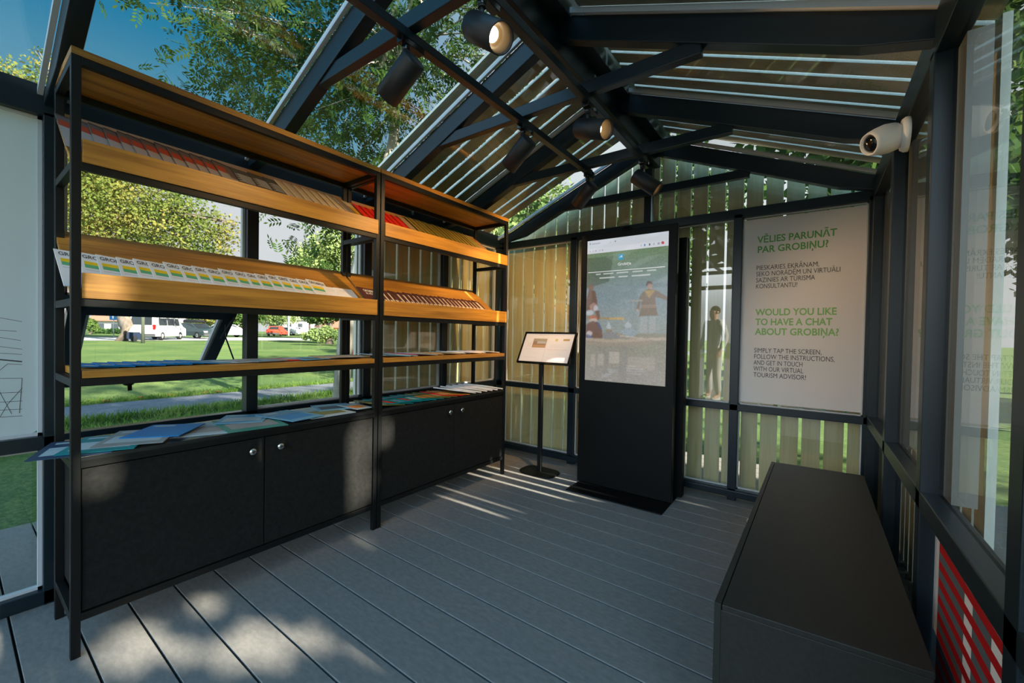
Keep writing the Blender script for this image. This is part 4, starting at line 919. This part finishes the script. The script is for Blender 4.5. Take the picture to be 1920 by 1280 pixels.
bg_tree(455, 628, 62, [(455, 595, 22), (430, 600, 18), (475, 590, 22)], 'green tree behind the middle window post', M['dark'], .4, 3000)
bg_tree(408, 629, 64, [(410, 598, 20), (385, 600, 16), (370, 596, 16)], 'low yellowish tree behind the dark car', M['maple'], .4, 2500)
bg_tree(580, 628, 66, [(580, 590, 18), (598, 586, 20)], 'small green tree right of the pale pole', M['dark'], .4, 2200)
bg_tree(170, 630, 48, [(168, 606, 11), (174, 613, 9)], 'small shrubby tree at the left end of the hedge', M['dark'], .3, 1500)
sb_ = gat(600, 634, 31)
sh_ = tree('shrub', 'light green spreading shrub on the far lawn', [sb_, sb_+Vector((0, 0, .5)), sb_+Vector((.1, 0, .9))], .05, [cl_(590, 627, 14, 31), cl_(612, 623, 14, 31), cl_(632, 628, 12, 31), cl_(572, 630, 9, 31), cl_(603, 632, 12, 31)], M['pale'], M['bark'], .22, 3000); sh_['category'] = 'shrub'
hb = at(215, 628, 52); hd = tree('hedge', 'clipped green hedge in front of the white house', [at(185, 630, 52), at(215, 628, 52), at(240, 628, 52)], .08, [cl_(x_, 622, 8, 52, 1.2) for x_ in range(180, 262, 9)], M['dark'], M['bark'], .25, 3500, branches=False); hd['category'] = 'hedge'

# ------------------------------------------------------------------ houses and vehicles across the road
def gat(px, py, zc):
    p = at(px, py, zc); p.z = gz_(p.x, p.y); return p
def house(px0, px1, py_b, py_e, py_r, zc, wallm, roofm, label, depth=3.6, name='house', wins_=2):
    A, Bp = gat(px0, py_b, zc), gat(px1, py_b, zc); ux_ = Bp-A; Wd = Vector((ux_.x, ux_.y, 0)).length; ux_ = Vector((ux_.x, ux_.y, 0)).normalized(); back = Vector((-ux_.y, ux_.x, 0))
    if back.dot(FW) < 0: back = -back
    he = (py_b-py_e)*zc/F_PX+.4; hr = (py_b-py_r)*zc/F_PX+.4; b_ = Vector((A.x, A.y, A.z-.4))
    t = thing(name, label, 'house', tuple(b_)); q_ = lambda s, d, z: ux_*s+back*d+Vector((0, 0, z))
    wb = MB(); wb.hexa([q_(0, 0, 0), q_(Wd, 0, 0), q_(Wd, depth, 0), q_(0, depth, 0), q_(0, 0, he), q_(Wd, 0, he), q_(Wd, depth, he), q_(0, depth, he)])
    for s in (0, Wd): wb.quad([q_(s, 0, he), q_(s, depth, he), q_(s, depth/2, hr-.1)])
    build('wall', wb, wallm, t); rb = MB()
    for d0, sgn in ((-.4, 1), (depth+.4, -1)):
        rb.hexa([q_(-.4, d0, he-.2), q_(Wd+.4, d0, he-.2), q_(Wd+.4, depth/2, hr), q_(-.4, depth/2, hr), q_(-.4, d0, he-.05), q_(Wd+.4, d0, he-.05), q_(Wd+.4, depth/2, hr+.15), q_(-.4, depth/2, hr+.15)])
    build('roof', rb, roofm, t)
    for i in range(wins_):
        s = Wd*(i+.6)/(wins_+.2); build('window', MB().hexa([q_(s-.5, -.03, he*.35), q_(s+.5, -.03, he*.35), q_(s+.5, .05, he*.35), q_(s-.5, .05, he*.35), q_(s-.5, -.03, he*.75), q_(s+.5, -.03, he*.75), q_(s+.5, .05, he*.75), q_(s-.5, .05, he*.75)]), c('house_pane', (.05, .06, .07), .15), t)
    ch = MB(); p_ = q_(Wd*.6, depth/2, hr); ch.box(p_.x-.3, p_.x+.3, p_.y-.3, p_.y+.3, hr-.3, hr+.9); build('chimney', ch, roofm, t)
    return t
WH, RRed, ROr = c('house_white', (.5, .47, .45)), c('roof_brown', (.30, .15, .10)), c('house_orange', (.55, .24, .07))
house(172, 232, 628, 603, 585, 56, WH, RRed, 'white house with a brown roof behind the hedge')
house(240, 325, 626, 588, 570, 62, WH, c('roof_red', (.42, .13, .07)), 'white gabled house behind the white van', wins_=3)
house(318, 352, 628, 605, 590, 80, c('house_yellow', (.6, .34, .10)), ROr, 'yellow house with an orange roof right of the van')
house(598, 652, 632, 608, 590, 50, ROr, RRed, 'orange house behind the trees and the shrub')
house(530, 575, 627, 600, 585, 95, c('house_pale', (.62, .56, .52)), c('roof_grey', (.3, .28, .28)), 'pale distant building behind the red car')
house(384, 440, 628, 607, 596, 72, WH, RRed, 'white house behind the slanted window stay')

def vehicle(px, py, zc, head, L, W_, Hh, prof, paint, label, name, glassq, roofbox=False, rearlights=True):
    b_ = gat(px, py, zc); t = thing(name, label, 'van' if name == 'van' else 'car', tuple(b_)); t.rotation_euler = (0, 0, head)
    mb = MB(); n_ = len(prof); rows = []
    for (s, ws) in ((-.5, .90), (-.46, 1.0), (.46, 1.0), (.5, .90)):
        rows.append([(p[0], s*W_*(1.0 if p[1] < .55*Hh else (.84 if name != 'van' else .92)), p[1]) for p in prof])
    for a_, b2 in zip(rows[:-1], rows[1:]):
        for i in range(n_): mb.quad([a_[i], a_[(i+1) % n_], b2[(i+1) % n_], b2[i]], 0)
    mb.f.append(tuple(range(len(mb.v), len(mb.v)+n_))); mb.v += rows[0]; mb.m.append(0); mb.sm.append(False)
    mb.f.append(tuple(range(len(mb.v), len(mb.v)+n_))[::-1]); mb.v += rows[-1]; mb.m.append(0); mb.sm.append(False)
    build('body', mb, paint, t)
    gm_ = c('car_glass', (.02, .025, .03), .08)
    for nme, pts in glassq(W_): build('window', MB().quad(pts), gm_, t) 
    tyre, hub = c('tyre', (.015, .015, .016), .8), M['steel']
    for sx in (L*.30, -L*.30):
        for sy in (-1, 1):
            w_ = build('wheel', MB().lathe([(.18, 0), (.32, .0), (.33, .03), (.33, .17), (.30, .20), (.20, .20), (.18, .19)], (sx, sy*(W_/2-.19), .33), (0, sy, 0), 18), tyre, t)
            build('hubcap', MB().lathe([(0, .185), (.12, .192), (.19, .185)], (sx, sy*(W_/2-.19), .33), (0, sy, 0), 16), hub, w_)
    for sy in (-1, 1):
        build('tail_light', MB().box(-L/2-.02, -L/2+.06, sy*W_*.44-.09, sy*W_*.44+.09, Hh*.42, Hh*.62), c('tail_red', (.45, .01, .01), .2), t)
        build('headlight', MB().box(L/2-.10, L/2+.01, sy*W_*.38-.16, sy*W_*.38+.16, Hh*.40, Hh*.50), M['spacer'], t)
    build('number_plate', MB().box(-L/2-.03, -L/2+.02, -.26, .26, Hh*.30, Hh*.36), M['white'], t); build('bumper', MB().box(-L/2-.05, -L/2+.12, -W_*.47, W_*.47, .28, .50).box(L/2-.12, L/2+.04, -W_*.47, W_*.47, .25, .48), c('bumper_grey', (.06, .06, .065), .5), t)
    return t
ray_az = lambda px: math.atan2(ray(px, 630).y, ray(px, 630).x)
van_prof = [(-2.42, .30), (-2.45, .9), (-2.40, 1.15), (-2.25, 1.93), (-2.0, 1.97), (1.0, 1.97), (1.35, 1.88), (2.05, 1.12), (2.42, .95), (2.47, .5), (2.42, .30)]
def van_glass(W_):
    y_ = W_*.465; r = [('w', [(-2.42, -.70, 1.18), (-2.42, .70, 1.18), (-2.29, .64, 1.80), (-2.29, -.64, 1.80)])]
    for s in (-1, 1):
        for x0, x1 in ((-1.95, -.75), (-.65, .45), (.55, 1.30)): r.append(('w', [(x0, s*(W_*.5+.005), 1.2), (x1, s*(W_*.5+.005), 1.2), (x1-(.15 if x1 > 1 else 0), s*(W_*.465+.01), 1.74), (x0, s*(W_*.465+.01), 1.74)]))
    r.append(('w', [(2.02, -.75, 1.2), (2.02, .75, 1.2), (1.42, .68, 1.82), (1.42, -.68, 1.82)])); return r
vehicle(296, 633.5, 34, ray_az(296)-math.radians(24), 4.9, 1.95, 1.97, van_prof, c('white_paint', (.70, .72, .72), .25), 'white van parked behind the maple trunk, rear window towards us', 'van', van_glass)
car_prof = [(-2.1, .28), (-2.18, .7), (-2.1, .92), (-1.75, 1.0), (-1.35, 1.40), (-.9, 1.47), (.2, 1.44), (.95, 1.0), (1.8, .86), (2.15, .65), (2.12, .28)]
def car_glass(W_):
    r = [('w', [(-1.80, -.66, 1.02), (-1.80, .66, 1.02), (-1.42, .56, 1.36), (-1.42, -.56, 1.36)]), ('w', [(.96, -.66, 1.03), (.96, .66, 1.03), (.32, .58, 1.40), (.32, -.58, 1.40)])]
    for s in (-1, 1):
        r.append(('w', [(-1.45, s*(W_*.42+.08), .98), (.80, s*(W_*.42+.08), .98), (.15, s*(W_*.42+.01), 1.38), (-1.20, s*(W_*.42+.01), 1.38)]))
    return r
dc = vehicle(369, 631, 40, ray_az(369)+math.radians(215), 4.3, 1.8, 1.47, car_prof, c('dark_paint', (.03, .045, .05), .2), 'dark car with a roof box right of the white van', 'car', car_glass)
build('roof_box', MB().prism([(-1.3, 1.52), (.5, 1.52), (.65, 1.62), (.3, 1.80), (-1.2, 1.82), (-1.4, 1.65)], 1, -.38, .38), c('box_black', (.02, .02, .022), .3), dc, bevel=.05)
vehicle(520, 629, 62, ray_az(520)-math.radians(15), 4.2, 1.8, 1.55, car_prof, c('red_paint', (.55, .06, .03), .3), 'small red car on the far side of the park', 'car', car_glass)
vehicle(548, 627.5, 72, ray_az(548)-math.radians(40), 4.3, 1.8, 1.47, car_prof, c('silver_paint', (.6, .62, .64), .25), 'silver car parked right of the red car', 'car', car_glass)
vehicle(430, 631, 48, ray_az(430)-math.radians(60), 4.3, 1.8, 1.47, car_prof, c('white_car_paint', (.7, .7, .7), .25), 'white car seen through the window stay arms', 'car', car_glass)
vehicle(566, 626.5, 78, ray_az(566)-math.radians(30), 4.3, 1.8, 1.47, car_prof, c('pale_paint', (.66, .66, .66), .25), 'pale car beside the distant pole, right of the silver car', 'car', car_glass)
bt = gat(251, 634, 29.5); bt_ = thing('trailer', 'low dark blue covered trailer between the maple trunk and the van', 'trailer', tuple(bt)); bt_.rotation_euler = (0, 0, ray_az(249)-math.radians(90)); bt_.scale = (.62, .62, .72)
build('box', MB().prism([(-.62, .30), (.62, .30), (.62, .75), (.50, .95), (-.50, .95), (-.62, .75)], 1, -.7, .7), c('blue_tarp', (.008, .015, .035), .6), bt_, bevel=.02)
build('drawbar', MB().bar((.6, 0, .35), (1.3, 0, .30), .08, .08), c('bumper_grey', (.06, .06, .065), .5), bt_)
for sy in (-1, 1): build('wheel', MB().lathe([(0, 0), (.28, 0), (.30, .04), (.30, .14), (.27, .16), (0, .16)], (0, sy*.70, .30), (0, sy, 0), 16), c('tyre', (.015, .015, .016), .8), bt_)
# road sign, lamp post, red post
def post(px, py, zc, h, r, label, name, cat, plate=None, mat=None):
    b_ = gat(px, py, zc); t = thing(name, label, cat, tuple(b_)); build('pole', MB().tube([(0, 0, 0), (0, 0, h)], r, 10), mat or M['spacer'], t)
    if plate:
        rx = Vector((RT.x, RT.y, 0)).normalized(); fx = Vector((FW.x, FW.y, 0)).normalized()*-.06; p0 = Vector((0, 0, h-.7))+fx
        build('plate', MB().hexa([p0-rx*.35, p0+rx*.35, p0+rx*.35-fx*.3, p0-rx*.35-fx*.3, p0-rx*.35+Vector((0, 0, .7)), p0+rx*.35+Vector((0, 0, .7)), p0+rx*.35-fx*.3+Vector((0, 0, .7)), p0-rx*.35-fx*.3+Vector((0, 0, .7))]), c('sign_blue', (.02, .17, .42), .4), t)
        f2 = fx*1.06; build('symbol', MB().hexa([p0+f2*.1-rx*.06+Vector((0, 0, .12)), p0+f2*.1+rx*.06+Vector((0, 0, .12)), p0+rx*.06+Vector((0, 0, .12)), p0-rx*.06+Vector((0, 0, .12)), p0+f2*.1-rx*.06+Vector((0, 0, .58)), p0+f2*.1+rx*.06+Vector((0, 0, .58)), p0+rx*.06+Vector((0, 0, .58)), p0-rx*.06+Vector((0, 0, .58))]), M['white'], t)
    return t
post(213, 630, 40, 2.3, .04, 'blue square road sign on a pole left of the maple trunk', 'road_sign', 'sign', True)
post(268, 634, 27.5, 2.9, .10, 'dark pole standing in front of the white van', 'street_pole', 'pole', None, c('pole_dark', (.07, .08, .06), .7))
post(541, 627, 66, 8, .16, 'tall pale pole right of the red car', 'street_pole', 'pole')
rp = on_x(665, 655, -14); rp.z = gz_(-14, 0); rpt = thing('hydrant', 'small red post on the lawn beside the first cladding board', 'hydrant', tuple(rp))
build('body', MB().lathe([(.10, 0), (.10, .05), (.07, .07), (.07, .42), (.09, .44), (.09, .50), (.05, .56), (0, .57)], (0, 0, 0), (0, 0, 1), 16), c('hydrant_red', (.5, .03, .02), .4), rpt)
for (px, py) in ((270, 748), (110, 470+318), (395, 742), (330, 748), (415, 735), (205, 756), (480, 735)):
    p = on_x(px, py, -9.35); lf = build('fallen_leaf', MB().quad([(-.06, -.05, .02), (.02, -.06, .035), (.07, .02, .03), (-.01, .06, .05)]).quad([(-.03, -.02, .03), (.05, -.01, .05), (.04, .05, .04), (-.05, .05, .03)]), c('leaf_rust', (.34, .11, .04), .7))
    lf.location = (-9.55+random.uniform(-.1, .1), p.y, -.11); lf.rotation_euler = (0, 0, random.uniform(0, 6)); tag(lf, 'rust brown fallen leaf lying on the grass at the far edge of the path', 'leaf', 'fallen leaves by the path')

# ------------------------------------------------------------------ the person outside whose reflection shows in the back window
def person():
    loc = Vector((-1.50, -1.80, 0)); t = thing('person', 'person in pale jacket and trousers outside the open front, mirrored in back window', 'person', tuple(loc)); t.rotation_euler = (0, 0, math.radians(35))
    J = {'pel': (0, 0, .95), 'sp': (0, .01, 1.12), 'ch': (0, 0, 1.32), 'nk': (0, .0, 1.50), 'hd': (0, .02, 1.58), 'ht': (0, .015, 1.70),
         'lsh': (-.17, 0, 1.43), 'lel': (-.24, -.02, 1.17), 'lwr': (-.20, .14, .98), 'rsh': (.17, 0, 1.43), 'rel': (.25, -.02, 1.17), 'rwr': (.24, .08, .93),
         'lhp': (-.09, 0, .90), 'lkn': (-.10, .02, .50), 'lan': (-.11, -.02, .09), 'ltoe': (-.12, .14, .04), 'rhp': (.09, 0, .90), 'rkn': (.11, .03, .50), 'ran': (.12, -.01, .09), 'rtoe': (.14, .15, .04)}
    R_ = {'pel': .135, 'sp': .12, 'ch': .14, 'nk': .055, 'hd': .085, 'ht': .075, 'lsh': .065, 'lel': .045, 'lwr': .03, 'rsh': .065, 'rel': .045, 'rwr': .03, 'lhp': .095, 'lkn': .06, 'lan': .045, 'ltoe': .035, 'rhp': .095, 'rkn': .06, 'ran': .045, 'rtoe': .035}
    E_ = [('pel', 'sp'), ('sp', 'ch'), ('ch', 'nk'), ('nk', 'hd'), ('hd', 'ht'), ('ch', 'lsh'), ('lsh', 'lel'), ('lel', 'lwr'), ('ch', 'rsh'), ('rsh', 'rel'), ('rel', 'rwr'), ('pel', 'lhp'), ('lhp', 'lkn'), ('lkn', 'lan'), ('lan', 'ltoe'), ('pel', 'rhp'), ('rhp', 'rkn'), ('rkn', 'ran'), ('ran', 'rtoe')]
    def skin(name, Jn, Rn, En, mat, lv=2):
        ks = list(Jn); me = bpy.data.meshes.new(name); me.from_pydata([Jn[k] for k in ks], [(ks.index(a), ks.index(b)) for a, b in En], [])
        o = link(name, me, t); sk = o.modifiers.new('skin', 'SKIN'); sk.use_smooth_shade = True
        if not me.skin_vertices: me.skin_vertices.new()
        for i, k in enumerate(ks): me.skin_vertices[0].data[i].radius = (Rn[k], Rn[k]*(.72 if k in ('pel', 'sp', 'ch') else 1.0)); me.skin_vertices[0].data[i].use_root = (i == 0)
        sb = o.modifiers.new('sub', 'SUBSURF'); sb.levels = lv; sb.render_levels = lv; me.materials.append(mat); return o
    SK = c('skin_tone', (.50, .30, .22))
    fing = dict(J); fr_ = dict(R_); E2 = list(E_)
    for s, wk in (('l', 'lwr'), ('r', 'rwr')):
        w = Vector(J[wk]); d = (w-Vector(J[s+'el'])).normalized(); sd = Vector((1, 0, 0)) if s == 'l' else Vector((-1, 0, 0))
        fing[s+'pm'] = tuple(w+d*.07); fr_[s+'pm'] = .034; E2.append((wk, s+'pm'))
        for q_ in range(4):
            off = Vector((0, 1, 0))*(q_-1.5)*.021; L_f = (.075, .085, .08, .062)[q_]
            fing[s+'f%da' % q_] = tuple(w+d*.10+off); fing[s+'f%db' % q_] = tuple(w+d*(.10+L_f*.55)+off+sd*.012); fing[s+'f%dc' % q_] = tuple(w+d*(.10+L_f)+off+sd*.03)
            for z_ in 'abc': fr_[s+'f%d%s' % (q_, z_)] = .009
            E2 += [(s+'pm', s+'f%da' % q_), (s+'f%da' % q_, s+'f%db' % q_), (s+'f%db' % q_, s+'f%dc' % q_)]
        fing[s+'ta'] = tuple(w+d*.045+Vector((0, .04, 0))); fing[s+'tb'] = tuple(w+d*.085+Vector((0, .058, 0))+sd*.01); fr_[s+'ta'] = .011; fr_[s+'tb'] = .009; E2 += [(wk, s+'ta'), (s+'ta', s+'tb')]
    skin('body', fing, fr_, E2, SK)
    jk = {k: J[k] for k in ('pel', 'sp', 'ch', 'lsh', 'lel', 'rsh', 'rel')}; jk['lcu'] = tuple(Vector(J['lel'])*.12+Vector(J['lwr'])*.88); jk['rcu'] = tuple(Vector(J['rel'])*.12+Vector(J['rwr'])*.88); jk['col'] = (0, 0, 1.47); jk['hem'] = (0, 0, .80)
    jr = {'pel': .16, 'sp': .15, 'ch': .17, 'lsh': .085, 'lel': .062, 'rsh': .085, 'rel': .062, 'lcu': .046, 'rcu': .046, 'col': .075, 'hem': .165}
    skin('jacket', jk, jr, [('pel', 'hem'), ('pel', 'sp'), ('sp', 'ch'), ('ch', 'col'), ('ch', 'lsh'), ('lsh', 'lel'), ('lel', 'lcu'), ('ch', 'rsh'), ('rsh', 'rel'), ('rel', 'rcu')], c('jacket_white', (.78, .80, .82)))
    tr_ = {'pel': (0, 0, .98), 'lhp': J['lhp'], 'lkn': J['lkn'], 'lan': (-.11, -.02, .13), 'rhp': J['rhp'], 'rkn': J['rkn'], 'ran': (.12, -.01, .13)}
    skin('trousers', tr_, {'pel': .145, 'lhp': .108, 'lkn': .076, 'lan': .062, 'rhp': .108, 'rkn': .076, 'ran': .062}, [('pel', 'lhp'), ('lhp', 'lkn'), ('lkn', 'lan'), ('pel', 'rhp'), ('rhp', 'rkn'), ('rkn', 'ran')], c('trouser_grey', (.5, .5, .5)))
    for s in (-1, 1): skin('shoe', {'a': (s*.115, -.05, .05), 'b': (s*.125, .06, .045), 'c': (s*.13, .17, .035)}, {'a': .048, 'b': .050, 'c': .036}, [('a', 'b'), ('b', 'c')], c('shoe_white', (.6, .6, .6)))
    hr = MB(); hr.lathe([(.0, .092), (.045, .085), (.075, .060), (.088, .02), (.086, -.012), (.07, -.012)], (0, -.012, 1.665), (0, -.55, 1), 20); build('hair', hr, c('hair_dark', (.03, .02, .015), .6), t)
    fc = MB(); fc.lathe([(0, .022), (.008, .016), (.014, 0)], (0, .098, 1.625), (0, 1, -.2), 10); build('nose', fc, SK, t)
    for s in (-1, 1):
        build('eye', MB().lathe([(0, .012), (.008, .009), (.012, 0)], (s*.033, .088, 1.655), (0, 1, 0), 10), c('eye_dark', (.03, .03, .03), .3), t)
        build('ear', MB().lathe([(0, .014), (.018, .010), (.026, 0), (.02, -.006)], (s*.088, .01, 1.635), (s, -.2, 0), 10), SK, t)
    build('mouth', MB().box(-.022, .022, .094, .100, 1.578, 1.586), c('lip', (.35, .12, .10)), t, bevel=.002)
person()
